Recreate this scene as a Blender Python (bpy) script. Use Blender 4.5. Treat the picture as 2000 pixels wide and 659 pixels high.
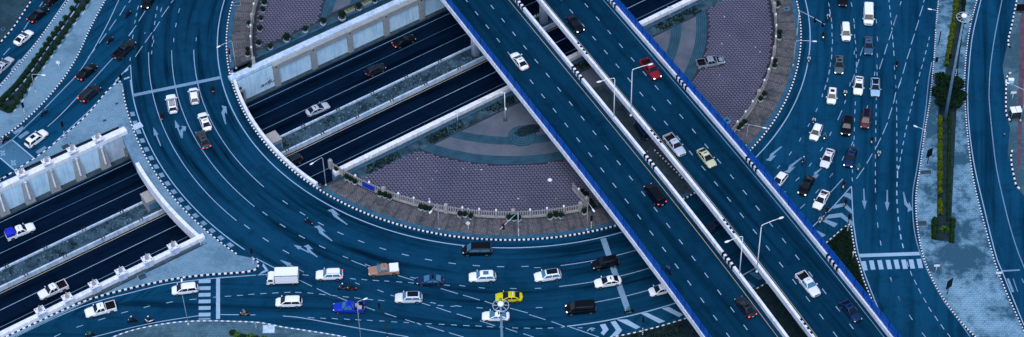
import bpy, bmesh, math, random
from mathutils import Vector, Matrix, noise
from mathutils.geometry import tessellate_polygon
rad = math.radians
random.seed(11)
for o in list(bpy.data.objects):
    bpy.data.objects.remove(o)
S = bpy.context.scene
COL = S.collection

# ---------------------------------------------------------------- camera
# long lens on a high rooftop, solved from the circle of the roundabout and the lamp posts
FPX, PITCH, ROLL, HCAM = 4255.13, .8326884, -.0276393, 285.0
CAMX, CAMY = -.98255, -296.4735
cam = bpy.data.objects.new('camera', bpy.data.cameras.new('camera'))
COL.objects.link(cam)
cam.data.sensor_fit = 'HORIZONTAL'; cam.data.sensor_width = 36.0
cam.data.lens = FPX/2000*36.0
cam.data.clip_start = 1.0; cam.data.clip_end = 6000
_up0 = Vector((0, math.sin(PITCH), math.cos(PITCH))); _r0 = Vector((1, 0, 0)); _fw = Vector((0, math.cos(PITCH), -math.sin(PITCH)))
_c, _s = math.cos(ROLL), math.sin(ROLL)
_r = _r0*_c + _up0*_s; _u = _up0*_c - _r0*_s
cam.matrix_world = Matrix(((_r.x, _u.x, -_fw.x, CAMX), (_r.y, _u.y, -_fw.y, CAMY), (_r.z, _u.z, -_fw.z, HCAM), (0, 0, 0, 1)))
S.camera = cam

# ---------------------------------------------------------------- light: blue dusk, overcast
SUN_EL, SUN_ROT = rad(64), rad(186)
world = bpy.data.worlds.new('World'); S.world = world; world.use_nodes = True
wn = world.node_tree.nodes; wl = world.node_tree.links
bg = wn['Background']
sky = wn.new('ShaderNodeTexSky'); sky.sky_type = 'NISHITA'; sky.sun_disc = False
sky.sun_elevation = SUN_EL; sky.sun_rotation = SUN_ROT
sky.air_density = 1.0; sky.dust_density = 1.5; sky.ozone_density = 3.0
wl.new(sky.outputs[0], bg.inputs[0]); bg.inputs[1].default_value = 0.125
sun = bpy.data.objects.new('sun', bpy.data.lights.new('sun', 'SUN')); COL.objects.link(sun)
sun.data.energy = 1.0; sun.data.angle = rad(38); sun.data.color = (1.0, .98, .97)
# soft light through cloud, from high up behind the camera
sun.rotation_euler = (rad(90)-SUN_EL, 0, rad(180)-SUN_ROT)
S.view_settings.view_transform = 'Standard'; S.view_settings.look = 'None'
S.view_settings.gamma = 1.0; S.view_settings.exposure = 0.72
S.render.engine = 'CYCLES'

# ---------------------------------------------------------------- helpers
def W(px, py, z=0.0):
    """photo pixel (2000 x 659) -> point of the place at height z"""
    x = (px-1000)/FPX; y = -(py-329.5)/FPX
    d = _r*x + _u*y + _fw
    t = (z-HCAM)/d.z
    return Vector((CAMX+d.x*t, CAMY+d.y*t, z))
def crop(ox, oy, s=3.877):
    return lambda x, y: (ox+x/s, oy+y/s)
TA = rad(32.3); TU = Vector((math.cos(TA), math.sin(TA), 0)); TN = Vector((-math.sin(TA), math.cos(TA), 0))
def T(u, n, z=0.0):                       # underpass frame
    p = TU*u + TN*n; p.z = z; return p
FA = rad(-61.9); FU = Vector((math.cos(FA), math.sin(FA), 0)); FN = Vector((-math.sin(FA), math.cos(FA), 0))
ZD = 7.5
def FL(u, n, z=0.0):                      # flyover frame, bending slightly
    b = max(0.0, u-40); p = FU*u + FN*(n-.00043*b*b); p.z = z; return p
def PO(r, a, z=0.0):                      # polar, degrees, about the roundabout centre
    return Vector((r*math.cos(rad(a)), r*math.sin(rad(a)), z))

MATS = {}
def mat(name, col, rough=.8, var=0.0, scale=1.0, col2=None, detail=6, emit=0, metal=0, coat=0, alpha=1, bump=0, trans=0, stretch=None, spec=.12):
    if name in MATS: return MATS[name]
    m = bpy.data.materials.new(name); m.use_nodes = True
    nt = m.node_tree; b = nt.nodes['Principled BSDF']
    b.inputs['Base Color'].default_value = (*col, 1); b.inputs['Roughness'].default_value = rough
    b.inputs['Metallic'].default_value = metal; b.inputs['Coat Weight'].default_value = coat
    b.inputs['Alpha'].default_value = alpha; b.inputs['Specular IOR Level'].default_value = spec
    if trans: b.inputs['Transmission Weight'].default_value = trans
    if emit:
        b.inputs['Emission Color'].default_value = (*col, 1); b.inputs['Emission Strength'].default_value = emit
    if var or col2:
        tc = nt.nodes.new('ShaderNodeTexCoord'); mp = nt.nodes.new('ShaderNodeMapping')
        nt.links.new(tc.outputs['Object'], mp.inputs[0])
        if stretch:
            mp.inputs['Rotation'].default_value = (0, 0, -stretch[0]); mp.inputs['Scale'].default_value = (stretch[1], stretch[2], 1)
            mp.vector_type = 'POINT'
        nz = nt.nodes.new('ShaderNodeTexNoise'); nz.inputs['Scale'].default_value = scale; nz.inputs['Detail'].default_value = detail
        nz.inputs['Roughness'].default_value = .65
        nt.links.new(mp.outputs[0], nz.inputs['Vector'])
        rp = nt.nodes.new('ShaderNodeValToRGB')
        c2 = col2 if col2 else tuple(c*(1-var) for c in col)
        c1 = col if col2 else tuple(min(1, c*(1+var)) for c in col)
        rp.color_ramp.elements[0].position = .32; rp.color_ramp.elements[1].position = .68
        rp.color_ramp.elements[0].color = (*c2, 1); rp.color_ramp.elements[1].color = (*c1, 1)
        nt.links.new(nz.outputs['Fac'], rp.inputs[0]); nt.links.new(rp.outputs[0], b.inputs['Base Color'])
        if bump:
            bp = nt.nodes.new('ShaderNodeBump'); bp.inputs['Strength'].default_value = bump; bp.inputs['Distance'].default_value = .02
            nt.links.new(nz.outputs['Fac'], bp.inputs['Height']); nt.links.new(bp.outputs[0], b.inputs['Normal'])
    MATS[name] = m
    return m

def nodes_of(m):
    return m.node_tree.nodes, m.node_tree.links, m.node_tree.nodes['Principled BSDF']
def math_node(n, l, op, a, b=None, clamp=False):
    k = n.new('ShaderNodeMath'); k.operation = op; k.use_clamp = clamp
    for i, v in enumerate((a, b)):
        if v is None: continue
        if isinstance(v, (int, float)): k.inputs[i].default_value = v
        else: l.new(v, k.inputs[i])
    return k.outputs[0]
def mixc(n, l, fac, a, b, mode='MIX'):
    k = n.new('ShaderNodeMix'); k.data_type = 'RGBA'; k.blend_type = mode
    if isinstance(fac, (int, float)): k.inputs[0].default_value = fac
    else: l.new(fac, k.inputs[0])
    for i, v in ((6, a), (7, b)):
        if isinstance(v, tuple): k.inputs[i].default_value = (*v, 1)
        else: l.new(v, k.inputs[i])
    return k.outputs[2]
def noise_node(n, l, vec, scale, detail=4, rough=.6):
    k = n.new('ShaderNodeTexNoise'); k.inputs['Scale'].default_value = scale; k.inputs['Detail'].default_value = detail; k.inputs['Roughness'].default_value = rough
    l.new(vec, k.inputs['Vector']); return k.outputs['Fac']
def ramp(n, l, fac, stops):
    k = n.new('ShaderNodeValToRGB'); e = k.color_ramp.elements
    while len(e) < len(stops): e.new(.5)
    for i, (p, c) in enumerate(stops):
        e[i].position = p; e[i].color = (*c, 1) if isinstance(c, tuple) else (c, c, c, 1)
    l.new(fac, k.inputs[0]); return k.outputs[0]

def asphalt(name, col, mode, amount=.5, rough=.62, ang=0.0):
    """asphalt with wheel-polished tracks that follow the lanes (polar or along a straight road), oil and patches"""
    m = bpy.data.materials.new(name); m.use_nodes = True
    n, l, b = nodes_of(m)
    tc = n.new('ShaderNodeTexCoord'); vec = tc.outputs['Object']
    sx = n.new('ShaderNodeSeparateXYZ')
    if mode == 'polar':
        l.new(vec, sx.inputs[0])
        x2 = math_node(n, l, 'MULTIPLY', sx.outputs[0], sx.outputs[0]); y2 = math_node(n, l, 'MULTIPLY', sx.outputs[1], sx.outputs[1])
        across = math_node(n, l, 'SQRT', math_node(n, l, 'ADD', x2, y2))
        along = math_node(n, l, 'MULTIPLY', math_node(n, l, 'DIVIDE', sx.outputs[1], across), 2.0)
        along2 = math_node(n, l, 'MULTIPLY', math_node(n, l, 'DIVIDE', sx.outputs[0], across), 2.0)
    else:
        mp = n.new('ShaderNodeMapping'); mp.inputs['Rotation'].default_value = (0, 0, -ang); l.new(vec, mp.inputs[0]); l.new(mp.outputs[0], sx.inputs[0])
        across = sx.outputs[1]; along = math_node(n, l, 'MULTIPLY', sx.outputs[0], .022)
    cb = n.new('ShaderNodeCombineXYZ'); l.new(math_node(n, l, 'MULTIPLY', across, .62), cb.inputs[0]); l.new(along, cb.inputs[1])
    if mode == 'polar': l.new(along2, cb.inputs[2])
    track = noise_node(n, l, cb.outputs[0], 1.0, 5, .62)
    blot = noise_node(n, l, vec, .055, 5, .55)
    grain = noise_node(n, l, vec, 5.5, 3, .7)
    dark = tuple(c*(1-amount) for c in col); lite = tuple(c*(1+.42*amount) for c in col)
    c = ramp(n, l, track, [(.36, dark), (.5, col), (.64, lite)])
    c = mixc(n, l, math_node(n, l, 'MULTIPLY', ramp(n, l, blot, [(.35, 0.0), (.7, 1.0)]), .38), c, tuple(v*1.7 for v in col))
    oil = noise_node(n, l, vec, .32, 8, .72)
    c = mixc(n, l, math_node(n, l, 'MULTIPLY', ramp(n, l, oil, [(.36, 1.0), (.50, 0.0)]), .45), c, tuple(v*.45 for v in col))
    g = ramp(n, l, grain, [(.3, .82), (.7, 1.16)])
    c = mixc(n, l, 1.0, c, g, 'MULTIPLY')
    l.new(c, b.inputs['Base Color'])
    b.inputs['Roughness'].default_value = rough; b.inputs['Specular IOR Level'].default_value = .0
    bp = n.new('ShaderNodeBump'); bp.inputs['Strength'].default_value = .15; bp.inputs['Distance'].default_value = .01
    l.new(grain, bp.inputs['Height']); l.new(bp.outputs[0], b.inputs['Normal'])
    MATS[name] = m; return m

def paint_mat(name, col, wear=.35, under=(.012, .06, .13)):
    m = bpy.data.materials.new(name); m.use_nodes = True
    n, l, b = nodes_of(m); tc = n.new('ShaderNodeTexCoord')
    a = noise_node(n, l, tc.outputs['Object'], 2.2, 8, .75); a2 = noise_node(n, l, tc.outputs['Object'], .12, 3)
    f = math_node(n, l, 'ADD', math_node(n, l, 'MULTIPLY', a, .65), math_node(n, l, 'MULTIPLY', a2, .5))
    w = ramp(n, l, f, [(.40, wear*1.6 if wear < .6 else 1.0), (.62, wear*.25)])
    l.new(mixc(n, l, w, col, under), b.inputs['Base Color']); b.inputs['Roughness'].default_value = .6
    MATS[name] = m; return m

def paving(name, c1, c2, mortar, bw, bh, rot=0.0, dirt=(.01, .03, .05), dirt_amt=.6, dirt_scale=.12, bands=None, thr=.5):
    """small paving units too fine to see singly, with stains"""
    m = bpy.data.materials.new(name); m.use_nodes = True
    n, l, b = nodes_of(m); tc = n.new('ShaderNodeTexCoord'); mp = n.new('ShaderNodeMapping')
    mp.inputs['Rotation'].default_value = (0, 0, rot); l.new(tc.outputs['Object'], mp.inputs[0])
    br = n.new('ShaderNodeTexBrick'); l.new(mp.outputs[0], br.inputs['Vector'])
    br.inputs['Color1'].default_value = (*c1, 1); br.inputs['Color2'].default_value = (*c2, 1); br.inputs['Mortar'].default_value = (*mortar, 1)
    br.inputs['Scale'].default_value = 1.0; br.inputs['Brick Width'].default_value = bw; br.inputs['Row Height'].default_value = bh; br.inputs['Mortar Size'].default_value = .045; br.inputs['Mortar Smooth'].default_value = .3
    c = br.outputs['Color']
    if bands:
        sx = n.new('ShaderNodeSeparateXYZ'); l.new(tc.outputs['Object'], sx.inputs[0])
        ang = math_node(n, l, 'ARCTAN2', sx.outputs[1], sx.outputs[0])
        fr = math_node(n, l, 'FRACT', math_node(n, l, 'MULTIPLY', math_node(n, l, 'ADD', ang, 10.0), bands[0]))
        st = math_node(n, l, 'LESS_THAN', fr, bands[1])
        c = mixc(n, l, math_node(n, l, 'MULTIPLY', st, .6), c, bands[2])
    d = noise_node(n, l, tc.outputs['Object'], dirt_scale, 9, .7); d2 = noise_node(n, l, tc.outputs['Object'], dirt_scale*6, 6, .7)
    f = math_node(n, l, 'ADD', math_node(n, l, 'MULTIPLY', d, .7), math_node(n, l, 'MULTIPLY', d2, .3))
    f = ramp(n, l, f, [(thr-.05, dirt_amt), (thr+.02, dirt_amt*.35), (thr+.09, 0.0)])
    mp2 = n.new('ShaderNodeMapping'); mp2.inputs['Scale'].default_value = (.55, 1.5, 1); l.new(tc.outputs['Object'], mp2.inputs[0])
    sp = noise_node(n, l, mp2.outputs[0], 1.1, 10, .8)
    c = mixc(n, l, math_node(n, l, 'MULTIPLY', ramp(n, l, sp, [(.36, 1.0), (.42, 0.0)]), dirt_amt), c, dirt)
    c = mixc(n, l, f, c, dirt)
    l.new(c, b.inputs['Base Color']); b.inputs['Roughness'].default_value = .85; b.inputs['Specular IOR Level'].default_value = .08
    bp = n.new('ShaderNodeBump'); bp.inputs['Strength'].default_value = .4; bp.inputs['Distance'].default_value = .01
    l.new(br.outputs['Fac'], bp.inputs['Height']); bp.invert = True; l.new(bp.outputs[0], b.inputs['Normal'])
    MATS[name] = m; return m

def streaked(name, col, dirty, amt):
    """painted concrete with rain streaks that run down it and blotches of grime"""
    m = bpy.data.materials.new(name); m.use_nodes = True
    n, l, b = nodes_of(m); tc = n.new('ShaderNodeTexCoord'); mp = n.new('ShaderNodeMapping'); mp.inputs['Scale'].default_value = (1.6, 1.6, .16); l.new(tc.outputs['Object'], mp.inputs[0])
    a = noise_node(n, l, mp.outputs[0], 1.0, 7, .7); d = noise_node(n, l, tc.outputs['Object'], .5, 8, .7)
    f = math_node(n, l, 'ADD', math_node(n, l, 'MULTIPLY', a, .6), math_node(n, l, 'MULTIPLY', d, .4))
    l.new(mixc(n, l, ramp(n, l, f, [(amt, 1.0), (amt+.14, 0.0)]), col, dirty), b.inputs['Base Color']); b.inputs['Roughness'].default_value = .7; b.inputs['Specular IOR Level'].default_value = .3
    MATS[name] = m; return m

def leaf_mat(name, c1, c2, c3):
    m = bpy.data.materials.new(name); m.use_nodes = True
    n, l, b = nodes_of(m); g = n.new('ShaderNodeNewGeometry')
    l.new(ramp(n, l, g.outputs['Random Per Island'], [(0, c1), (.55, c2), (1, c3)]), b.inputs['Base Color'])
    b.inputs['Roughness'].default_value = .9; b.inputs['Specular IOR Level'].default_value = .08
    MATS[name] = m; return m

def meshdata(name, v, f, smooth=False, mats=(), mi=None):
    d = bpy.data.meshes.new(name); d.from_pydata([tuple(p) for p in v], [], f)
    for m in mats: d.materials.append(m)
    if mi: d.polygons.foreach_set('material_index', mi)
    if smooth: d.polygons.foreach_set('use_smooth', [True]*len(d.polygons))
    d.update(); return d
def ob(name, data, m=None, parent=None, loc=None, rz=None):
    o = bpy.data.objects.new(name, data); COL.objects.link(o)
    if m is not None:
        if not data.materials: data.materials.append(m)
        elif data.materials[0] != m:
            o.material_slots[0].link = 'OBJECT'; o.material_slots[0].material = m
    if parent is not None: o.parent = parent
    if loc is not None: o.location = loc
    if rz is not None: o.rotation_euler = (0, 0, rz)
    return o
def tag(o, label, cat, group=None):
    o['label'] = label; o['category'] = cat
    if group: o['group'] = group
    return o
def struct(o):
    o['kind'] = 'structure'; return o
def stuff(o, label=None, cat=None):
    o['kind'] = 'stuff'
    if label: o['label'] = label
    if cat: o['category'] = cat
    return o
def thing(name, label, cat, loc=(0, 0, 0), rz=0, group=None):
    o = bpy.data.objects.new(name, None); COL.objects.link(o); o.location = loc; o.rotation_euler = (0, 0, rz)
    o.empty_display_size = .3
    return tag(o, label, cat, group)

class MB:
    def __init__(s): s.v = []; s.f = []; s.mi = []; s.m = 0
    def face(s, idx): s.f.append(tuple(idx)); s.mi.append(s.m)
    def add(s, vs, fs):
        b = len(s.v); s.v += [Vector(p) for p in vs]
        for f in fs: s.face([b+i for i in f])
    def hexa(s, b, t):                     # two quads, bottom and top, both counter-clockwise from above
        s.add(list(b)+list(t), [(3, 2, 1, 0), (4, 5, 6, 7), (0, 1, 5, 4), (1, 2, 6, 5), (2, 3, 7, 6), (3, 0, 4, 7)])
    def box(s, c, d, rz=0.0, taper=1.0):
        cx, cy, cz = c; ca, sa = math.cos(rz), math.sin(rz)
        def q(k, z): return [Vector((cx+x*k*ca-y*k*sa, cy+x*k*sa+y*k*ca, z)) for x, y in ((-d[0]/2, -d[1]/2), (d[0]/2, -d[1]/2), (d[0]/2, d[1]/2), (-d[0]/2, d[1]/2))]
        s.hexa(q(1, cz-d[2]/2), q(taper, cz+d[2]/2))
    def prism(s, poly, z0, z1, top=True, bottom=False, sides=True):
        n = len(poly)
        ar = sum(poly[i][0]*poly[(i+1) % n][1]-poly[(i+1) % n][0]*poly[i][1] for i in range(n))
        if ar < 0: poly = list(reversed(poly))
        tri = tessellate_polygon([[Vector((p[0], p[1], 0)) for p in poly]])
        def up(t):
            a, b, c = (poly[i] for i in t)
            return t if (b[0]-a[0])*(c[1]-a[1])-(b[1]-a[1])*(c[0]-a[0]) > 0 else (t[0], t[2], t[1])
        tri = [up(t) for t in tri]
        if top: s.add([(p[0], p[1], z1) for p in poly], tri)
        if bottom: s.add([(p[0], p[1], z0) for p in poly], [(t[0], t[2], t[1]) for t in tri])
        if sides:
            b = len(s.v); s.v += [Vector((p[0], p[1], z0)) for p in poly]+[Vector((p[0], p[1], z1)) for p in poly]
            for i in range(n):
                j = (i+1) % n; s.face((b+i, b+j, b+n+j, b+n+i))
    def tube(s, pts, r, k=8, cap=True):
        pts = [Vector(p) for p in pts]; rs = r if isinstance(r, (list, tuple)) else [r]*len(pts); rings = []
        for i, p in enumerate(pts):
            d = (pts[min(i+1, len(pts)-1)]-pts[max(i-1, 0)]).normalized()
            a = Vector((0, 0, 1)) if abs(d.z) < .9 else Vector((1, 0, 0))
            x = d.cross(a).normalized(); y = d.cross(x).normalized()
            b = len(s.v)
            for j in range(k):
                t = 2*math.pi*j/k; s.v.append(p+(x*math.cos(t)+y*math.sin(t))*rs[i])
            rings.append(b)
        for a, b in zip(rings, rings[1:]):
            for j in range(k): s.face((a+j, b+j, b+(j+1) % k, a+(j+1) % k))
        if cap:
            s.face([rings[0]+j for j in range(k)]); s.face([rings[-1]+j for j in reversed(range(k))])
    def loft(s, rings, cap=True):
        n = len(rings[0]); bs = []
        for r in rings: bs.append(len(s.v)); s.v += [Vector(p) for p in r]
        for a, b in zip(bs, bs[1:]):
            for j in range(n): s.face((a+j, a+(j+1) % n, b+(j+1) % n, b+j))
        if cap:
            s.face([bs[0]+j for j in reversed(range(n))]); s.face([bs[-1]+j for j in range(n)])
    def ball(s, c, r, nu=10, nv=6):
        rx, ry, rz = r if isinstance(r, (tuple, list)) else (r, r, r); c = Vector(c)
        s.loft([[c+Vector((rx*math.sin(max(.02, min(math.pi-.02, math.pi*i/nv)))*math.cos(2*math.pi*j/nu), ry*math.sin(max(.02, min(math.pi-.02, math.pi*i/nv)))*math.sin(2*math.pi*j/nu), -rz*math.cos(math.pi*i/nv))) for j in range(nu)] for i in range(nv+1)])
    def lathe(s, c, prof, k=14):
        c = Vector(c); s.loft([[c+Vector((r*math.cos(2*math.pi*j/k), r*math.sin(2*math.pi*j/k), z)) for j in range(k)] for r, z in prof])
    def data(s, name, mats=(), smooth=False):
        return meshdata(name, s.v, s.f, smooth, [m for m in mats], s.mi if len(mats) > 1 else None)
    def build(s, name, mats, parent=None, smooth=False):
        mats = mats if isinstance(mats, (list, tuple)) else [mats]
        return ob(name, s.data(name, mats, smooth), None, parent)

def offset_path(pts, off):
    out = []
    for i, p in enumerate(pts):
        a = pts[max(i-1, 0)]; b = pts[min(i+1, len(pts)-1)]; d = (b-a); d.z = 0; d.normalize()
        out.append(p+Vector((-d.y, d.x, 0))*off)
    return out
def resample(pts, step):
    """even points along a smooth curve through pts"""
    fine = []
    for i in range(len(pts)-1):
        p0 = pts[max(i-1, 0)]; p1 = pts[i]; p2 = pts[i+1]; p3 = pts[min(i+2, len(pts)-1)]
        for k in range(12):
            t = k/12; t2 = t*t; t3 = t2*t
            fine.append(.5*((2*p1)+(p2-p0)*t+(2*p0-5*p1+4*p2-p3)*t2+(3*p1-p0-3*p2+p3)*t3))
    fine.append(pts[-1]); out = [fine[0].copy()]; acc = 0.0
    for a, b in zip(fine, fine[1:]):
        L = (b-a).length
        while L > 1e-9 and acc+L >= step:
            t = (step-acc)/L; a = a.lerp(b, t); out.append(a.copy()); L = (b-a).length; acc = 0.0
        acc += L
    if acc > step*.3: out.append(fine[-1].copy())
    return out
def ribbon(name, pts, w, z, m, parent):
    L = offset_path(pts, w/2); Rr = offset_path(pts, -w/2); v = []; f = []
    for a, b in zip(Rr, L): v += [(a.x, a.y, z), (b.x, b.y, z)]
    for i in range(len(pts)-1): f.append((2*i, 2*i+2, 2*i+3, 2*i+1))
    return ob(name, meshdata(name, v, f), m, parent)
def sheet(name, poly, z, m, parent=None):
    b = MB(); b.prism(poly, z, z, sides=False); return b.build(name, m, parent)
def sweep(mb, path_fn, us, prof):
    """sweep an (n, z) profile, listed counter-clockwise seen along +u, over stations us"""
    mb.loft([[path_fn(u, n, z) for n, z in prof] for u in us])
def arc(r, a0, a1, z=0.0, step=1.0):
    k = max(2, int(abs(a1-a0)/step)+1); return [PO(r, a0+(a1-a0)*i/(k-1), z) for i in range(k)]

# ---------------------------------------------------------------- materials
asphalt('asphalt_ring', (.0034, .037, .080), 'polar', .82)
asphalt('asphalt_plain', (.0038, .046, .099), 'line', .6, ang=rad(50))
asphalt('asphalt_boulevard', (.0038, .046, .100), 'line', .55, ang=rad(-99), rough=.5)
asphalt('asphalt_exit', (.0036, .040, .086), 'line', .62, ang=rad(-4))
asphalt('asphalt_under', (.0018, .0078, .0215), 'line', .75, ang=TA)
asphalt('asphalt_fly', (.0026, .028, .060), 'line', .6, ang=FA)
paint_mat('paint_white', (.32, .48, .65), .24); paint_mat('paint_worn', (.18, .32, .46), .36); paint_mat('paint_faint', (.05, .17, .28), .55)
paint_mat('paint_yellow', (.40, .36, .24), .3, (.02, .03, .05))
streaked('white_wall', (.54, .67, .81), (.34, .46, .60), .42); streaked('white_clean', (.80, .82, .88), (.54, .59, .68), .39)
streaked('panel_white', (.56, .80, .95), (.38, .62, .80), .40); mat('tan', (.29, .32, .33), .8, .15, 1.2); mat('tan_light', (.34, .33, .33), .8, .12, 1.5)
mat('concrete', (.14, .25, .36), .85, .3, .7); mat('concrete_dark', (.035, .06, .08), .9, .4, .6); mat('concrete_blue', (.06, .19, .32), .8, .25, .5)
mat('black', (.006, .007, .010), .6); mat('rubber', (.008, .009, .011), .85); mat('steel', (.55, .62, .68), .4, metal=.4); mat('dark_metal', (.02, .025, .03), .5)
mat('lamp_white', (.85, .88, .92), .35); mat('screen_blue', (.006, .11, .50), .5, var=.25, scale=.8, alpha=.86, spec=.05); mat('post_blue', (.003, .015, .08), .5)
mat('dirt', (.02, .04, .05), .95, 0, .5, col2=(.005, .014, .022), bump=.3); mat('weedbed', (.06, .12, .165), .95, 0, .45, col2=(.003, .014, .026), detail=10, bump=.4)
mat('grass_ground', (.014, .036, .046), .95, 0, 1.2, col2=(.004, .012, .018), detail=8, bump=.4)
mat('plaza_floor', (.030, .034, .050), .9, .2, .3); mat('paver', (.115, .108, .165), .85, 0, .11, col2=(.055, .06, .10), detail=9); mat('paver_rim', (.27, .265, .37), .85, 0, .13, col2=(.14, .15, .23), detail=9)
mat('plaza_concrete', (.135, .145, .185), .85, 0, .16, col2=(.055, .085, .115), detail=9)
mat('band_blue', (.018, .062, .098), .85, .35, .4); mat('band_line', (.032, .09, .135), .85, .2, .8)
paving('sidewalk_brick', (.20, .18, .175), (.12, .115, .125), (.04, .045, .055), .5, .3, rad(30), (.025, .04, .055), .75, .2, bands=(22.0, .17, (.05, .05, .06)), thr=.47)
paving('slab_light', (.20, .335, .44), (.17, .30, .41), (.10, .20, .28), .6, .36, rad(20), (.06, .14, .21), .6, .10, thr=.47)
paving('slab_right', (.23, .40, .53), (.20, .36, .49), (.10, .23, .33), .7, .42, rad(3), (.010, .06, .105), .9, .085, thr=.505)
paving('slab_dark', (.035, .08, .105), (.03, .07, .095), (.015, .04, .06), .6, .4, rad(40), (.012, .032, .046), .7, .2, thr=.5)
paving('slab_edge', (.10, .20, .26), (.085, .18, .24), (.05, .11, .15), .6, .34, rad(3), (.02, .055, .08), .7, .12, thr=.52)
mat('kerb_strip', (.025, .10, .17), .8, .3, .6); mat('brick_red', (.10, .06, .085), .85, .3, .5)
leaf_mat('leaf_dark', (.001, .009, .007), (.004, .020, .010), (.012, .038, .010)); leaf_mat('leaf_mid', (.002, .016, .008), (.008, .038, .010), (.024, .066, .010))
leaf_mat('leaf_yellow', (.012, .04, .006), (.06, .10, .006), (.17, .19, .008)); leaf_mat('leaf_bright', (.03, .09, .015), (.07, .17, .02), (.13, .26, .03))
mat('bark', (.05, .045, .045), .9, .3, 3.0); mat('pot_white', (.50, .58, .66), .6, .15, 2.0)
mat('glass_dark', (.002, .006, .014), .1, spec=.3); mat('glass_blue', (.05, .17, .27), .1, spec=.35)
mat('lamp_clear', (.75, .82, .90), .2); mat('head_lit', (1.0, .95, .88), .3, emit=2.2); mat('tail_red', (.35, .015, .02), .35); mat('tail_lit', (1.0, .06, .07), .3, emit=1.3)
mat('signal_red', (1.0, .05, .05), .4, emit=2.0); mat('chrome', (.16, .18, .21), .4, metal=.6)
M = MATS
# ================================================================ GROUND AND ROADS
ZU = -5.3
UL, UR = -230.0, 230.0                      # length of underpass that is built
NS, NN = -15.7, 18.9                        # the open cut between its gutters
hole = [T(UL, NS), T(UR, NS), T(UR, NN), T(UL, NN)]
big = 2500
g = MB()
outer = [T(-big, -big), T(big, -big), T(big, big), T(-big, big)]
for i in range(4):
    j = (i+1) % 4
    g.add([(p.x, p.y, -.012) for p in (outer[i], outer[j], hole[j], hole[i])], [(0, 1, 2, 3)])
struct(g.build('ground', M['asphalt_plain']))

ring = MB()
k = 360
ri, ro = arc(53.9, 0, 360, 0, 1), arc(73.4, 0, 360, 0, 1)
ring.add(ri+ro, [(i, len(ri)+i, len(ri)+i+1, i+1) for i in range(len(ri)-1)])
ROAD = struct(ring.build('roundabout_road', M['asphalt_ring']))
def pxpoly(l, f=None, z=0.0):
    return [W(*(f(*p) if f else p), z) for p in l]
SLIP = struct(sheet('approach_road', pxpoly([(-60, 40), (60, -50), (520, -50), (440, 0), (300, 160), (240, 170), (30, 345), (-60, 400)]), -.004, M['asphalt_plain']))
EXITR = struct(sheet('exit_road', pxpoly([(-60, 760), (-60, 690), (0, 655), (500, 522), (560, 520), (1113, 636), (1213, 620), (1213, 760)]), -.004, M['asphalt_exit']))
BOUL = struct(sheet('boulevard', pxpoly([(1560, -60), (1850, -60), (1790, 380), (1810, 500), (1960, 740), (1790, 740), (1672, 490), (1663, 440), (1560, 480), (1450, 330), (1550, 215), (1580, 60)]), .004, M['asphalt_boulevard']))
SIDE = struct(sheet('side_road', pxpoly([(1915, -60), (2010, -60), (1960, 150), (1975, 300), (2060, 450), (2060, 760), (2040, 760), (1890, 300), (1884, 160)]), -.004, M['asphalt_boulevard']))
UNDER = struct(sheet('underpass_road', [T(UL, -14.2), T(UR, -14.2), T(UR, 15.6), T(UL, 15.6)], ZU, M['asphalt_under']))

# bridge that carries the roundabout over the underpass
for a0, a1 in ((-173, -126), (7, 54)):
    br = MB(); I = arc(53.2, a0, a1, 0, .8); O = arc(75.9, a0, a1, 0, .8)
    br.prism([(p.x, p.y) for p in O+I[::-1]], -1.3, -.02, bottom=True)
    tag(br.build('road_bridge', M['concrete']), 'concrete bridge slab carrying the curved road over the underpass' if a0 < 0 else 'concrete bridge slab over the underpass beyond the top edge', 'bridge')

# ---------------------------------------------------------------- raised islands
def island(name, poly, m, z=.13):
    b = MB(); b.prism([(p.x, p.y) for p in poly], -.05, z); return struct(b.build(name, m))
def seg(R, side, nl):
    """circle of radius R cut by the line n = nl; side -1 keeps the part below"""
    s = nl/R; base = math.degrees(math.asin(s))
    if side < 0: a0, a1 = 180-base, 360+base
    else: a0, a1 = base, 180-base
    return a0+math.degrees(TA), a1+math.degrees(TA)
def annulus(name, r0, r1, side, nl, m, z, parent=None, solid=None):
    b0, b1 = seg(r1, side, nl); c0, c1 = seg(r0, side, nl) if r0 > abs(nl)+.01 else (None, None)
    o = arc(r1, b0, b1, z, 1.0); i = arc(r0, c0, c1, z, 1.0) if c0 is not None else []
    poly = o+i[::-1]
    b = MB()
    if solid is not None: b.prism([(p.x, p.y) for p in poly], solid, z)
    elif i:
        n = min(len(o), len(i)); o = arc(r1, b0, b1, z, (b1-b0)/(n-1.0001)); i = arc(r0, c0, c1, z, (c1-c0)/(n-1.0001)); n = min(len(o), len(i))
        b.add(o[:n]+i[:n], [(n+q, n+q+1, q+1, q) for q in range(n-1)])
        b.f = [tuple(reversed(f)) for f in b.f]
    else: b.prism([(p.x, p.y) for p in poly], z, z, sides=False)
    return b.build(name, m, parent)
SB = -15.75; NB = 18.95
PLS = struct(annulus('central_island', 0, 53.8, -1, SB, M['plaza_floor'], .13, solid=-.05))
PLN = struct(annulus('central_island', 0, 53.8, 1, NB, M['plaza_floor'], .13, solid=-.05))
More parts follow.
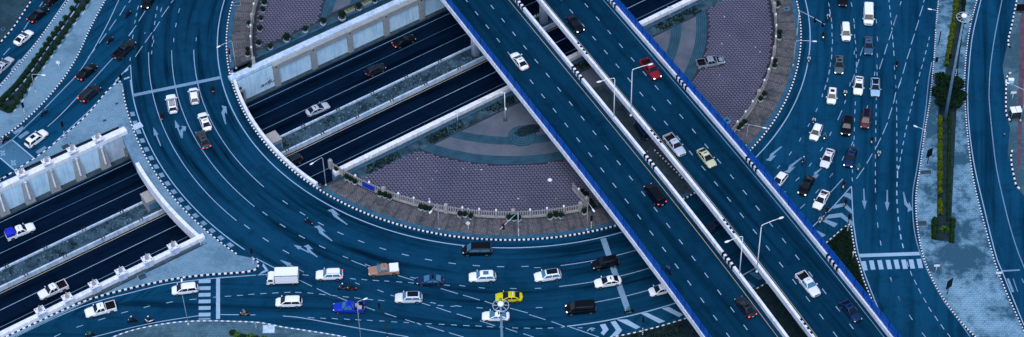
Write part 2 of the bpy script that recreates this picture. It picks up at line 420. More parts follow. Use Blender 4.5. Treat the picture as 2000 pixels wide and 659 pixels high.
for side, nl, par in ((-1, SB-.0, PLS), (1, NB, PLN)):
    annulus('brick_footway', 49.3, 53.6, side, nl+side*.4, M['sidewalk_brick'], .134, par)
    annulus('kerb_strip', 52.85, 53.65, side, nl+side*.4, M['kerb_strip'], .139, par)
    annulus('plaza_concrete', 0, 34.4, side, nl+side*2.6, M['plaza_concrete'], .134, par)
    b_ = annulus('paved_band', 34.4, 36.4, side, nl+side*2.2, M['band_blue'], .138, par)
    for q in range(5): annulus('band_groove', 34.6+q*.38, 34.74+q*.38, side, nl+side*2.3, M['band_line'], .142, par)
    annulus('paved_band', 29.7, 31.6, side, nl+side*2.4, M['band_blue'], .138, par)
    for q in range(5): annulus('band_groove', 29.9+q*.36, 30.03+q*.36, side, nl+side*2.5, M['band_line'], .142, par)
    annulus('weed_strip', 0, 48.7, side, nl, M['weedbed'], .131, par) if False else None
# strip of weeds and gutter kerb along both sides of the cut, inside the circle
def strip(name, u0, u1, n0, n1, z, m, parent=None, z0=None):
    poly = [T(u0, n0), T(u1, n0), T(u1, n1), T(u0, n1)]
    b = MB()
    if z0 is None: b.prism(poly, z, z, sides=False)
    else: b.prism(poly, z0, z, bottom=True)
    return b.build(name, m, parent)
stuff(strip('weed_strip', -45, 46, -18.0, -16.05, .146, M['weedbed']), 'dark weedy strip behind the southern underpass parapet', 'weeds')
stuff(strip('weed_strip', -44, 44, 19.25, 20.6, .146, M['weedbed']), 'blue grey dirt strip beside the northern underpass wall', 'dirt')
struct(strip('gutter_kerb', -47, 48, -16.0, -15.72, .34, M['kerb_strip'], z0=-.9))
struct(strip('gutter_kerb', -46, 48, 18.92, 19.2, .26, M['kerb_strip'], z0=-.9))
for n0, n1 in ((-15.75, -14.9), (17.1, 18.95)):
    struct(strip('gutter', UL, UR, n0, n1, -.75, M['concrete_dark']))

# medallion in the plaza
md = thing('paving_medallion', 'round blue paving medallion with rings set in the brown plaza floor', 'paving', W(1020, 266, .14))
for q in range(9):
    r1 = 2.55-q*.285; r0 = r1-.285 if q < 8 else 0
    b = MB(); A = [Vector((r1*math.cos(t*math.pi/16), r1*math.sin(t*math.pi/16), .006)) for t in range(32)]; B = [Vector((r0*math.cos(t*math.pi/16), r0*math.sin(t*math.pi/16), .006)) for t in range(32)]
    b.add(A+B, [(i, (i+1) % 32, 32+(i+1) % 32, 32+i) for i in range(32)])
    b.build('paving_ring', M['band_blue'] if q % 2 == 0 else M['band_line'], md)

# zig-zag pavers of the plaza, each a raised scalloped block
def pavers(side, nl, parent, a_lo, a_hi):
    b = MB(); base = []
    oct_ = [(.30*math.cos(t*math.pi/3+.5), .23*math.sin(t*math.pi/3+.5)) for t in range(6)]
    half = [(.305, -.13), (.255, .13), (.10, .30), (-.10, .30), (-.255, .13), (-.305, -.13)]
    px_, py_ = .66, .62
    ny = int(100/py_)
    for j in range(-ny, ny):
        for i in range(-84, 85):
            x = i*px_+(j % 2)*px_*.5; y = j*.56
            r = math.hypot(x, y)
            if not 36.8 < r < 48.5: continue
            n = -x*math.sin(TA)+y*math.cos(TA)
            if (n > nl-2.2) if side < 0 else (n < nl+2.0): continue
            qx = PXY(x, y)
            if not (-30 < qx[0] < 2030 and -40 < qx[1] < 690): continue
            h = .022*random.random()
            b.m = 0
            top = [(x+p*.94, y+q_*.94, .165+h) for p, q_ in half]
            bot = [(x+p, y+q_, .13) for p, q_ in half]
            s = len(b.v); b.v += [Vector(p) for p in top+bot]
            b.face([s+5-i_ for i_ in range(6)]); 
            for i_ in range(6): b.face((s+i_, s+(i_+1) % 6, s+6+(i_+1) % 6, s+6+i_))
            b.m = 1   # pale raised rim along the scallop
            for i_ in range(4):
                p, q_ = half[i_+0 if i_ < 1 else i_]; p2, q2 = half[i_+1]
                b.add([(x+p*.96, y+q_*.96, .172+h), (x+p2*.96, y+q2*.96, .172+h), (x+p2*.72, y+q2*.66, .172+h), (x+p*.72, y+q_*.66, .172+h)], [(0, 1, 2, 3)])
    o = b.build('scalloped_pavers', [M['paver'], M['paver_rim']], parent); o['kind'] = 'stuff'
    return o
def PXY(x, y, z=0.0):
    v = Vector((x-CAMX, y-CAMY, z-HCAM)); d = v.dot(_fw)
    return 1000+FPX*v.dot(_r)/d, 329.5-FPX*v.dot(_u)/d
pavers(-1, SB, PLS, 0, 0); pavers(1, NB, PLN, 0, 0)

c00 = crop(0, 0); c01 = crop(0, 160); cB = crop(250, 0); c11 = crop(250, 160); c12 = crop(250, 325); c13 = crop(250, 489); c03 = crop(0, 489)
c52 = crop(500, 325); c53 = crop(500, 489); c73 = crop(750, 489); c103 = crop(1000, 489); c150 = crop(1500, 0); c151 = crop(1500, 160); c152 = crop(1500, 325); c153 = crop(1500, 489)
c170 = crop(1740, 0); c171 = crop(1740, 160); c172 = crop(1740, 325); c173 = crop(1740, 489); cGa = crop(1530, 340, 6.275); cGb = crop(1130, 580, 8.333); cL = crop(0, 240, 6.275)
K_A = [(80, -25), (62, 1), (49, 20.6), (26, 55), (0, 85), (-30, 122)]
K_B = [(152, -25), (133, 2.6), (90, 59), (51.6, 111), (5, 165), (-25, 203)]
K_C = [(215, -25), (206, 0), (191, 28), (175, 59), (155, 103), (139, 131.5), (119, 161), (82.5, 204), (51.6, 233.5), (26, 255), (0, 272), (-25, 290)]
K_D = [(238, 160), (229, 162), (206, 183), (178, 217), (155, 240), (129, 262), (103, 284), (77, 304), (44, 325), (14, 344), (-25, 371)]
K_E = [(493.5, 505.5), (503, 512), (505, 519), (497.6, 528), (472, 533), (415, 537), (358, 543), (301.6, 553.5), (255, 564), (201, 578), (155, 593.5), (113.5, 611.5), (70, 632), (17, 657), (-25, 680)]
K_F = [(200, 668), (250, 649), (301.6, 637), (353, 630), (405, 628), (456, 629), (508, 631.5), (551.6, 640), (603, 647.6), (665, 658), (740, 675)]
K_G = [(1834, -25), (1833, 0), (1829, 41), (1825, 103), (1820, 160), (1815, 204), (1806, 258), (1798, 320), (1789, 382), (1790, 428), (1795.5, 469), (1803, 502), (1817, 538), (1833, 569), (1853.5, 600), (1879, 633), (1902.5, 656.7), (1935, 690)]
K_H = [(1915, -25), (1908, 1), (1895, 51.6), (1887, 108), (1883.5, 165), (1884.5, 198.7), (1888, 247.7), (1896, 320), (1905, 371), (1918, 423), (1933.5, 480), (1946, 522.5), (1964, 569), (1980, 605), (1998, 644), (2020, 690)]
K_I = [(1650, 444), (1658, 440), (1662, 443), (1665, 464), (1671, 497), (1678, 517), (1686, 546), (1698.6, 577), (1714, 608), (1740, 650), (1770, 695)]
px = lambda l: [W(*p) for p in l]
kA, kB, kC, kD, kE, kF, kG, kH, kI = (px(l) for l in (K_A, K_B, K_C, K_D, K_E, K_F, K_G, K_H, K_I))
rA = arc(73.6, -167.3, -161.6, 0, 1)
rB = arc(73.6, -135.4, -130.6, 0, 1)
island('roadside_verge', kA+[W(-90, 120), W(-90, -60), W(60, -60)], M['slab_dark'])
island('hedge_island', resample(kB, 2)+resample(kC[::-1], 2), M['slab_light'])
ring_n = [PO(73.6, a) for a in (-161.9,)]
island('gore_island', resample(kD[::-1], 2)+arc(73.6, -168.2, -161.7, 0, 1)+[T(-125, NB)], M['slab_light'])
kE_ = resample(kE, 1.0)
island('gore_island', arc(73.6, -135.2, -130.9, 0, 1)+kE_+[T(-125, SB)], M['slab_light'])
island('bottom_verge', resample(kF, 2)+[W(740, 760), W(150, 760)], M['slab_edge'])
island('planted_island', resample(kG, 2)+resample(kH[::-1], 2), M['slab_right'])
gI = arc(77, -80, -44, 0, 1)
island('grass_island', gI+resample(kI, 2)+[W(1790, 760), W(1180, 760)], M['grass_ground'])
K_J = [(1996, -25), (1985, 5), (1977, 50), (1969, 85), (1963, 105), (1958, 130), (1963, 165), (1962, 200), (1966, 228), (1972, 250), (1968, 300), (1975, 325), (1985, 365), (1997, 380), (2060, 440)]
island('shop_pavement', px(K_J)+[W(2120, 440), W(2120, -60)], M['slab_edge'], .06)
sheet_ = sheet('brick_path', pxpoly([(1993, 15), (2015, 15), (2010, 115), (1998, 165), (1996, 240), (1993, 330), (1987, 330), (1988, 240), (1989, 165), (1991, 115)], z=.07), .068, M['brick_red']); struct(sheet_)
# footway strip above the left portal
fw = MB(); fw.prism([(p.x, p.y) for p in arc(75.3, -165, -134.5, 0, .8)+arc(73.6, -165, -134.5, 0, .8)[::-1]], -.05, .126)
struct(fw.build('portal_footway', M['slab_light']))

# ---------------------------------------------------------------- kerbs, painted in black and white blocks
def kerb(name, pts, stripe, h=.17, w=.24, parent=None, hl=.0, dark='black'):
    P = resample(pts, stripe)
    b = MB()
    for i in range(len(P)-1):
        a, c = P[i], P[i+1]; d = (c-a); L = d.length
        if L < .05: continue
        d.normalize(); nrm = Vector((-d.y, d.x, 0)); gap = d*.012
        b.m = i % 2
        q = [a+gap-nrm*w/2, c-gap-nrm*w/2, c-gap+nrm*w/2, a+gap+nrm*w/2]; qt = [a+gap-nrm*(w/2-.02), c-gap-nrm*(w/2-.02), c-gap+nrm*(w/2-.02), a+gap+nrm*(w/2-.02)]
        b.hexa([(p.x, p.y, -.04) for p in q], [(p.x, p.y, h) for p in qt])
    return struct(b.build(name, [M['white_clean'], M[dark]]))
kerb('kerb', arc(53.9, -170+.0, 195, 0, 1)[:0]+arc(53.9, -200, 20, 0, 1), .40, .2, .28)
kerb('kerb', kA, .55); kerb('kerb', kB, .33); kerb('kerb', kC, .36); kerb('kerb', kD, .62)
kerb('kerb', arc(73.6, -168, -131, 0, 1), .45); kerb('kerb', kE, .5, .2, .28); kerb('kerb', kF, .5, dark='concrete'); kerb('kerb', kG, .30); kerb('kerb', kH, .33); kerb('kerb', kI, .36)
kerb('kerb', arc(77, -80, -44, 0, 1), .5, dark='concrete_dark')
for l in ([(1987, -5), (1982, 20), (1976, 50), (1970, 75), (1969, 88), (1974, 95)], [(1974, 143), (1967, 150), (1965, 165), (1964.5, 200), (1965, 222), (1969, 232), (1975, 239)], [(1977, 295), (1974.5, 305), (1976, 325), (1980, 345), (1984, 362), (1992, 371)]):
    kerb('kerb', px(l), .55, .25, .3)

# ================================================================ UNDERPASS
med = strip('underpass_median', UL, UR, -.6, 2.8, -4.72, M['weedbed'], z0=ZU); struct(med)
for n0, n1, lab, q in ((2.75, 3.15, 'long white barrier on the far side of the weedy underpass median', 0), (-.95, -.5, 'long white barrier on the near side of the weedy underpass median', 1)):
    th = thing('median_barrier', lab, 'barrier')
    us = [UL]+[x*3.0 for x in range(-44, 24)]+[UR]
    for a, c in zip(us, us[1:]):
        b = MB(); sweep(b, T, (a+.015, c-.015), [(n0, ZU), (n1, ZU), (n1-.06, -4.35), (n0+.06, -4.35)])
        b.f = [tuple(reversed(f)) for f in b.f]
        b.build('barrier_block', M['white_wall'], th)
    for i in range(-17, 9):
        b = MB()
        for du in (-.25, .25): b.box(T(i*7.4+du+q*2.0, (n0+n1)/2, -4.25), (.09, .5, .5), TA)
        b.build('bracket', M['concrete_dark'], th)

def wall_boards(th, u0, u1, n, z0, z1, m, facing, step=1.32):
    k = max(1, round((u1-u0)/step)); w = (u1-u0)/k
    for i in range(k):
        a = u0+i*w+.012; c = u0+(i+1)*w-.012; d = facing*(.05+.012*random.random())
        b = MB(); ns = sorted((n, n+d))
        b.hexa([T(a, ns[0], z0), T(c, ns[0], z0), T(c, ns[1], z0), T(a, ns[1], z0)], [T(a, ns[0], z1), T(c, ns[0], z1), T(c, ns[1], z1), T(a, ns[1], z1)])
        b.build('panel', m, th)
def tbox(u0, u1, n0, n1, z0, z1):
    b = MB(); b.hexa([T(u0, n0, z0), T(u1, n0, z0), T(u1, n1, z0), T(u0, n1, z0)], [T(u0, n0, z1), T(u1, n0, z1), T(u1, n1, z1), T(u0, n1, z1)]); return b
# far wall, right of the bridge
th = thing('retaining_wall', 'white panelled underpass wall with tan piers below the row of potted shrubs', 'wall')
tbox(-51.5, 60, 15.45, 17.15, ZU-.2, .1).build('wall_core', M['concrete'], th)
us = [-51.6]+[x*9.0-45 for x in range(0, 12)]+[60]
for a, c in zip(us, us[1:]): tbox(a+.01, c-.01, 15.9, 17.22, .1, .78).build('coping', M['white_wall'], th)
piers = [-50.8]+[-42.75+7.93*i for i in range(13)]
for u in piers[1:]:
    tbox(u-.55, u+.55, 14.95, 15.45, ZU, .28).build('pier', M['tan'], th)
    tbox(u-.16, u+.16, 14.90, 14.97, -.15, .1).build('weep_hole', M['black'], th)
tbox(-43.3, 60, 15.0, 15.9, .1, .45).build('tan_beam', M['tan'], th)
tbox(-43.3, 60, 15.06, 15.45, -.75, .1).build('tan_lintel', M['tan'], th)
for a, c in zip(piers[1:], piers[2:]): wall_boards(th, a+.56, c-.56, 15.45, ZU+.3, -.76, M['panel_white'], -1)
wall_boards(th, -51.4, -43.3, 15.45, ZU+.3, .3, M['panel_white'], -1)
fr = tbox(-52.6, -49.6, 15.0, 15.36, -2.4, -1.95).build('doorway_frame', M['tan'], th); tbox(-50.0, -49.55, 15.0, 15.36, ZU, -2.42).build('doorway_frame', M['tan'], th)
tbox(-56, 60, 14.6, 15.45, ZU-.1, ZU+.28).build('plinth', M['concrete_dark'], th)
# scribble sprayed on the first white panel, under the curved road
gz = thing('graffiti', 'dark sprayed scribble on the white underpass wall beside the curved bridge', 'graffiti')
cg = crop(500, 145, 16.48)
def on_wall(x, y, n=15.33):
    p0 = Vector((CAMX, CAMY, HCAM)); X, Y = cg(x, y); d = _r*((X-1000)/FPX)+_u*(-(Y-329.5)/FPX)+_fw
    t = (n-p0.dot(TN))/d.dot(TN); return p0+d*t
for st in ([(172, 440), (182, 360), (205, 350), (215, 400), (178, 415)], [(232, 405), (232, 345), (250, 335), (246, 385)], [(285, 362), (270, 345), (300, 315), (302, 350), (318, 300)], [(350, 340), (352, 270), (325, 290)], [(395, 325), (400, 260), (425, 245), (428, 310)], [(375, 250), (430, 215), (460, 165), (445, 230)], [(440, 300), (450, 235), (468, 225), (475, 275)], [(505, 180), (500, 235), (540, 262), (580, 215), (570, 190)], [(350, 160), (380, 150)], [(420, 130), (435, 140)]):
    b = MB(); b.tube([on_wall(*q) for q in st], .05, 5); b.build('spray_stroke', M['post_blue'], gz)
# far wall, left of the bridge, with battered buttresses under white pedestals
th = thing('retaining_wall', 'white underpass wall with tapered tan buttresses and white drain pipes, left of the curved bridge', 'wall')
tbox(-135, -70, 15.3, 16.6, ZU-.2, .1).build('wall_core', M['white_wall'], th)
tbox(-135, -73.2, 15.2, 16.5, .1, .92).build('coping', M['white_clean'], th)
bu = [-78.65-4.98*i for i in range(11)]
for i, u in enumerate(bu):
    b = MB(); b.hexa([T(u-.95, 14.35, ZU), T(u+.95, 14.35, ZU), T(u+.95, 15.3, ZU), T(u-.95, 15.3, ZU)], [T(u-.62, 15.0, -.2), T(u+.62, 15.0, -.2), T(u+.62, 15.3, -.2), T(u-.62, 15.3, -.2)]); b.build('buttress', M['tan'], th)
    b = MB(); b.tube([T(u, 14.92, -.25), T(u, 14.42, -3.9)], .17, 8); b.build('drain_pipe', M['white_clean'], th)
    b = MB(); b.box(T(u, 14.93, -.05), (.5, .3, .35), TA); b.build('drain_head', M['white_wall'], th)
for a, c in zip(bu[1:], bu): wall_boards(th, a+.66, c-.66, 15.3, ZU+.3, .05, M['panel_white'], -1, 1.2)
tbox(-74.6, -72.6, 14.9, 15.26, -3.2, -2.7).build('doorway_frame', M['tan'], th); tbox(-74.6, -74.1, 14.9, 15.26, ZU, -3.22).build('doorway_frame', M['tan'], th)
tbox(-135, -70, 14.2, 15.3, ZU-.1, ZU+.25).build('plinth', M['concrete_dark'], th)
# near walls (their inner faces turn away from the camera)
for u0, u1, lab, cop in ((-135, -73.4, 'low white parapet of the underpass with pedestals, above the bottom left road', 'white_clean'), (-47.5, 60, 'long white parapet along the near side of the underpass beside the plaza', 'white_clean')):
    th = thing('parapet_wall', lab, 'wall')
    tbox(u0, u1, -14.75, -13.6, ZU-.2, -.02).build('wall_core', M['concrete'], th)
    k = int((u1-u0)/6)
    for i in range(k): tbox(u0+(u1-u0)*i/k+.01, u0+(u1-u0)*(i+1)/k-.01, -14.85, -13.95, -.02, .82).build('coping', M[cop], th)
    tbox(u0, u1, -13.93, -13.62, -.02, .3).build('inner_ledge', M['concrete_blue'], th)
# walls under the bridge
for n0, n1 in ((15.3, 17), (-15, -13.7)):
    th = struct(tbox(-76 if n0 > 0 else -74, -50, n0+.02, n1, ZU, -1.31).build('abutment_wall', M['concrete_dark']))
# pedestals with pyramids
def pedestal():
    r = bpy.data.objects.new('pedestal', None); COL.objects.link(r)
    b = MB(); b.box((0, 0, .75), (1.45, 1.45, 1.5)); ob('block', b.data('block'), M['white_wall'], r)
    b = MB(); b.box((0, 0, 1.56), (1.65, 1.65, .16)); ob('cap', b.data('cap'), M['white_clean'], r)
    b = MB(); b.box((0, 0, 2.3), (.66, .66, 1.35), 0, .18); ob('pyramid', b.data('pyramid'), M['tan_light'], r)
    for x, y in ((-.55, -.55), (.55, -.55), (.55, .55), (-.55, .55)):
        b = MB(); b.lathe((x, y, 1.64), [(.11, 0), (.13, .1), (.05, .22)], 8); ob('stud', b.data('stud'), M['tan'], r)
    b = MB(); b.tube([(0, 0, 2.97), (0, 0, 3.35)], .05, 6); ob('finial', b.data('finial'), M['dark_metal'], r)
    return r
def dup(root):
    r = root.copy(); COL.objects.link(r)
    for ch in [o for o in COL.objects if o.parent == root]:
        c = ch.copy(); COL.objects.link(c); c.parent = r
        for g_ in [o for o in COL.objects if o.parent == ch]:
            d = g_.copy(); COL.objects.link(d); d.parent = c
    return r
p0 = pedestal(); first = True
ordn = ['nearest the curved bridge', 'second from the curved bridge', 'third from the curved bridge', 'fourth from the curved bridge', 'fifth from the curved bridge', 'sixth from the curved bridge']
for row, us_, n, lab in (('far', [-78.65-4.98*i for i in range(5)], 15.95, 'white pedestal with small pyramid on the far underpass wall, %s'), ('near', [-79.2-4.98*i for i in range(6)], -14.35, 'white pedestal with small pyramid on the near underpass parapet, %s')):
    for i, u in enumerate(us_):
        p = p0 if first else dup(p0); first = False
        p.location = T(u, n, .02); p.rotation_euler = (0, 0, TA); tag(p, lab % ordn[i], 'pedestal', 'pedestals along the underpass walls')
# portal parapets on the bridge edges
th = thing('bridge_parapet', 'curved white parapet over the left mouth of the underpass', 'parapet')
aa = [-153.2+i*(16.9/12) for i in range(13)]
for a, c in zip(aa, aa[1:]):
    b = MB(); b.prism([(p.x, p.y) for p in arc(75.95, a+.01, c-.01, 0, .4)+arc(75.3, a+.01, c-.01, 0, .4)[::-1]], -1.35, .85); b.build('parapet_segment', M['white_clean'], th)
th = thing('bridge_parapet', 'curved low white parapet over the right mouth of the underpass, behind the dotted kerb', 'parapet')
aa = [-167+i*(35.5/20) for i in range(21)]
for a, c in zip(aa, aa[1:]):
    b = MB(); b.prism([(p.x, p.y) for p in arc(53.62, a+.01, c-.01, 0, .4)+arc(53.1, a+.01, c-.01, 0, .4)[::-1]], -1.35, .6); b.build('parapet_segment', M['white_clean'], th)
for u0, lab in ((-52.7, 'tan concrete box on the median at the right tunnel mouth'), (-77.3, 'tan concrete box on the median at the left tunnel mouth')):
    th = thing('tunnel_box', lab, 'concrete box', T(u0, .4, -4.72), TA)
    b = MB(); b.box((1.35, 1.3, 1.15), (2.7, 2.5, 2.3)); ob('box_body', b.data('box_body'), M['tan'], th)
    b = MB(); b.box((1.35, 1.3, 2.38), (2.85, 2.65, .16)); ob('box_lid', b.data('box_lid'), M['tan_light'], th)
    b = MB(); b.box((1.35, -.03, 1.0), (2.1, .1, 1.6)); ob('box_door', b.data('box_door'), M['concrete_blue'], th)

# ================================================================ FLYOVER
US = [-70+6*i for i in range(40)]
def fbox(u0, u1, n0, n1, z0, z1, b=None, step=4.0):
    b = b or MB(); k = max(1, int((u1-u0)/step)); us = [u0+(u1-u0)*i/k for i in range(k+1)]
    sweep(b, FL, us, [(n0, z0), (n0, z1), (n1, z1), (n1, z0)]); b.f = [tuple(reversed(f)) for f in b.f] if False else b.f
    return b
def flyover(lab, n0, n1, scr, lines, stripes):
    th = thing('flyover', lab, 'flyover')
    b = MB(); sweep(b, FL, US, [(n0+.3, ZD-.45), (n0+2.2, ZD-.85), (n0+3.2, ZD-1.9), (n1-3.2, ZD-1.9), (n1-2.2, ZD-.85), (n1-.3, ZD-.45), (n1-.3, ZD-.004), (n0+.3, ZD-.004)][::-1])
    b.build('deck', M['concrete'], th)
    rs = MB(); vs = []
    for u in US: vs += [FL(u, n0+.3, ZD), FL(u, n1-.3, ZD)]
    rs.add(vs, [(2*i, 2*i+2, 2*i+3, 2*i+1) for i in range(len(US)-1)])
    road = rs.build('road_surface', M['asphalt_fly'], th)
    for side, n in ((0, n0), (1, n1)):
        s = -1 if side == 0 else 1
        o, i_ = n, n-s*.42
        a, c = min(o, i_), max(o, i_)
        if side == 0: prof = [(a-.05, ZD-.22), (a-.05, ZD+.95), (c, ZD+.95), (c, ZD+.001), (a, ZD+.001)]
        else: prof = [(c+.05, ZD-.22), (c, ZD+.001), (a, ZD+.001), (a, ZD+.95), (c+.05, ZD+.95)]
        k = 22; us = [-70+234*j/k for j in range(k+1)]
        for u0, u1 in zip(us, us[1:]):
            b = MB(); sweep(b, FL, [u0+.012, (u0*2+u1)/3, (u0+2*u1)/3, u1-.012], prof); b.build('parapet', M['white_clean'], th)
        # black warning stripes wrapped over the parapet
        for us0 in stripes[side]:
            for j in range(4):
                u0 = us0+j*1.0; e = .006
                pr = [(a-.05-e, ZD+.25), (a-.05-e, ZD+.95+e), (c+e, ZD+.95+e), (c+e, ZD+.06), (c-.02, ZD+.06), (c-.02, ZD+.9), (a, ZD+.9), (a, ZD+.25)] if side == 0 else [(c+.05+e, ZD+.25), (c, ZD+.25), (c, ZD+.9), (a+.02, ZD+.9), (a+.02, ZD+.06), (a-e, ZD+.06), (a-e, ZD+.95+e), (c+.05+e, ZD+.95+e)]
                if side == 0: pr = [(a+.1, ZD+.88), (a+.1, ZD+.95+e), (c+e, ZD+.95+e), (c+e, ZD+.06), (c-.02, ZD+.06), (c-.02, ZD+.88)]
                b = MB(); sweep(b, FL, [u0, u0+.52], pr); b.build('black_stripe', M['black'], th)
        if side == scr:
            nn = n-s*.12; k = 0
            u = -30.0
            while u < 128:
                b = MB(); sweep(b, FL, [u+.03, u+2.47], [(nn-.015, ZD+.97), (nn-.015, ZD+3.0), (nn+.015, ZD+3.0), (nn+.015, ZD+.97)]); b.build('screen_panel', M['screen_blue'], th)
                b = MB(); sweep(b, FL, [u-.045, u+.045], [(nn-.06, ZD+.96), (nn-.06, ZD+3.1), (nn+.06, ZD+3.1), (nn+.06, ZD+.96)]); b.build('screen_post', M['post_blue'], th)
                u += 2.5
    for n, kind in lines:
        if kind == 'dash':
            u = -60.7+(.0 if n < 0 else .2)
            while u < 130:
                ribbon('lane_dash', [FL(u, n), FL(u+1.2, n)], .14, ZD+.006, M['paint_white'], road); u += 4.1
        else:
            ribbon('edge_line', [FL(u, n) for u in US], .11, ZD+.006, M[kind], road)
    nc = (n0+n1)/2
    return th, nc
Fl1, nc1 = flyover('left flyover deck with blue screen along its near edge and traffic heading away', -12.3, -.35, 0, [(-8.35, 'dash'), (-5.05, 'dash'), (-1.5, 'paint_yellow'), (-11.6, 'paint_worn')], ([8.2-25, 8.2, 33.2, 58.4, 83], [1.8, 23, 47.7, 73, 98]))
Fl2, nc2 = flyover('right flyover deck with blue screen along its far edge and traffic coming closer', 3.0, 14.6, 1, [(6.95, 'dash'), (10.15, 'dash'), (4.1, 'paint_yellow'), (13.6, 'paint_worn')], ([18.2, 43.4, 67, 91], [10, 34.3, 57, 82, 106]))
for th, nc in ((Fl1, nc1), (Fl2, nc2)):
    for j, u in enumerate([-34, -9, 16, 41, 66, 91, 116]):
        c = FL(u, nc)
        n_t = c.dot(TN)
        if -14 < n_t < 16: continue
        b = MB(); b.tube([(c.x, c.y, -.1), (c.x, c.y, ZD-1.9)], .95, 16); b.build('column', M['concrete'], th, True)
for th, u in ((Fl1, -8.0), (Fl2, 7.5)):
    c = T(u, .9)
    b = MB(); b.tube([(c.x, c.y, -4.8), (c.x, c.y, ZD-.9)], .8, 20); b.build('column', M['white_clean'], th, True)
    c = T(u+ (9 if th is Fl2 else -3), 1.0)

# service path with dotted kerb; its dark colour also paints in the gap's shade
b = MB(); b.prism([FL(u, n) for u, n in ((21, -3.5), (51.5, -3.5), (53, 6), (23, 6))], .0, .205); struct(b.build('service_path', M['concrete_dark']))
kerb('kerb', [W(1278, 294, .1), W(1305, 321, .1), W(1336, 352, .1)], .4, .34, .26)
# damp stain beside the medallion
b = MB(); c0_ = W(1034, 254, .14); pts = []
for i in range(26):
    a = i*6.2832/26; r_ = 1+.35*noise.noise(Vector((math.cos(a)*1.7, math.sin(a)*1.7, .4))); x_ = 2.6*math.cos(a)*r_; y_ = 1.15*math.sin(a)*r_; pts.append((c0_.x+x_*.94-y_*.3, c0_.y+x_*.3+y_*.94))
b.prism(pts, .151, .151, sides=False); b.build('damp_stain', M['grass_ground'], PLS)
# ================================================================ PAINTED MARKINGS
def dashes(par, cf, txt, w=.125, m='paint_white', z=.010, name='lane_dash'):
    for q in txt.split(';'):
        q = q.split()
        if len(q) < 4: continue
        a = W(*cf(float(q[0]), float(q[1]))); b = W(*cf(float(q[2]), float(q[3])))
        ribbon(name, [a, b], w, z, M[m], par)
def line(par, cf, pts, w=.16, m='paint_white', z=.009, name='lane_line', step=1.2):
    P = [W(*cf(*p)) for p in pts]
    if name == 'lane_line': w *= .68
    ribbon(name, resample(P, step) if len(P) > 2 else P, w, z, M[m], par)
def poly(par, cf, pts, m='paint_white', z=.011, name='chevron_stripe'):
    sheet(name, [W(*cf(*p)) for p in pts], z, M[m], par)
I = lambda x, y: (x, y)
# ring: edge lines and lanes
for a0, a1 in ((-194, -65), (-50, 5)): ribbon('edge_line', arc(55.6, a0, a1, 0, 1), .18, .008, M['paint_white'], ROAD)
ribbon('edge_line', arc(72.0, -170, -131, 0, 1), .17, .008, M['paint_white'], ROAD)
for r, a0, a1 in ((68.4, -175.5, -135.8), (64.1, -175.5, -136), (60.0, -175.2, -138.2)):
    ribbon('lane_line', arc(r, a0, a1, 0, 1), .125, .008, M['paint_white'], ROAD)
for r, a0, a1 in ((60.2, -83.5, -66), (64.7, -84.3, -66), (69.1, -80, -66)):
    ribbon('lane_line', arc(r, a0, a1, 0, 1), .125, .008, M['paint_white'], ROAD)
def ring_dashes(r, a0, a1, pitch, ln, w=.17, m='paint_white'):
    k = int((a1-a0)*rad(1)*r/pitch)
    for i in range(k):
        a = a0+math.degrees(i*pitch/r); ribbon('lane_dash', [PO(r, a), PO(r, a+math.degrees(ln/r))], w, .010, M[m], ROAD)
ring_dashes(59.8, -133.6, -85.5, 4.15, 1.25, .145); ring_dashes(63.95, -134.3, -116, 4.35, 1.3, .145); ring_dashes(68.1, -134.4, -120, 4.6, 1.4, .145)
ring_dashes(59.75, -19.5, 8, 4.05, 1.25, .145)
# checker of white squares beside the portal kerb
for i in range(17):
    a = -163.5+i*1.87
    o, n_ = arc(73.22, a, a+.85, 0, .4), arc(72.45, a+.1, a+.95, 0, .4)
    sheet('white_square', o+n_[::-1], .011, M['paint_worn'], ROAD)
line(ROAD, I, [(258, 187), (432, 151.5)], .75, 'paint_worn', .012, 'stop_line')
line(ROAD, I, [(1178, 466), (1205, 545), (1229, 613)], 1.0, 'paint_worn', .012, 'stop_line')
# top left
line(SLIP, c00, [(905, -10), (800, 210), (670, 440), (580, 570), (500, 655), (340, 820), (200, 955), (95, 1055), (0, 1120)], .2)
line(SLIP, c00, [(865, 430), (760, 545), (660, 655), (470, 860), (350, 970)], .2)
line(SLIP, c01, [(905, -30), (700, 195), (550, 335), (440, 435), (300, 560), (150, 655)], .24)
dashes(SLIP, c00, '950 45 905 120;880 150 825 230;805 255 750 330;720 370 665 440;1008 235 975 275;990 0 975 22')
line(SLIP, c00, [(505, -5), (310, 275), (170, 445), (0, 645)], .26); dashes(SLIP, c00, '340 -5 300 50;215 170 180 225;75 365 25 420;130 290 110 318')
dashes(SLIP, c00, '155 455 90 532', .55, 'paint_worn')
dashes(SLIP, cL, '170 132 290 58;235 185 345 110;450 372 562 298', .8, 'paint_worn'); line(SLIP, cL, [(145, 205), (410, 430)], .35); line(SLIP, cL, [(0, 430), (195, 595)], .35)
poly(SLIP, cL, [(-40, 130+40), (145, 210), (405, 432), (190, 588), (0, 425), (-60, 370)], 'paint_faint', .006, 'bike_box')
for cx_, cy_ in ((35, 370), (165, 490)):
    for q in ([(-30, -25), (0, -10), (25, -30)], [(0, -10), (0, 20), (-25, 35)], [(0, 20), (30, 25)], [(-30, 5), (25, 5)]):
        line(SLIP, cL, [(cx_+x, cy_+y) for x, y in q], .22, 'paint_white', .0125, 'pictogram_stroke', .3)
dashes(SLIP, cB, '80 45 70 75;68 100 60 125;55 155 50 180;40 265 33 295;130 85 80 163;62 195 5 273;310 50 253 130;240 165 193 240;182 248 128 325;110 350 55 432;345 0 325 25;222 50 218 78;212 108 208 135;205 160 200 190;190 272 187 298;196 302 193 328;185 330 182 356;181 385 178 412;255 60 247 90;392 65 382 98;366 175 360 207;348 290 345 320;518 285 515 312;18 435 15 462;130 247 126 257', z=.012)
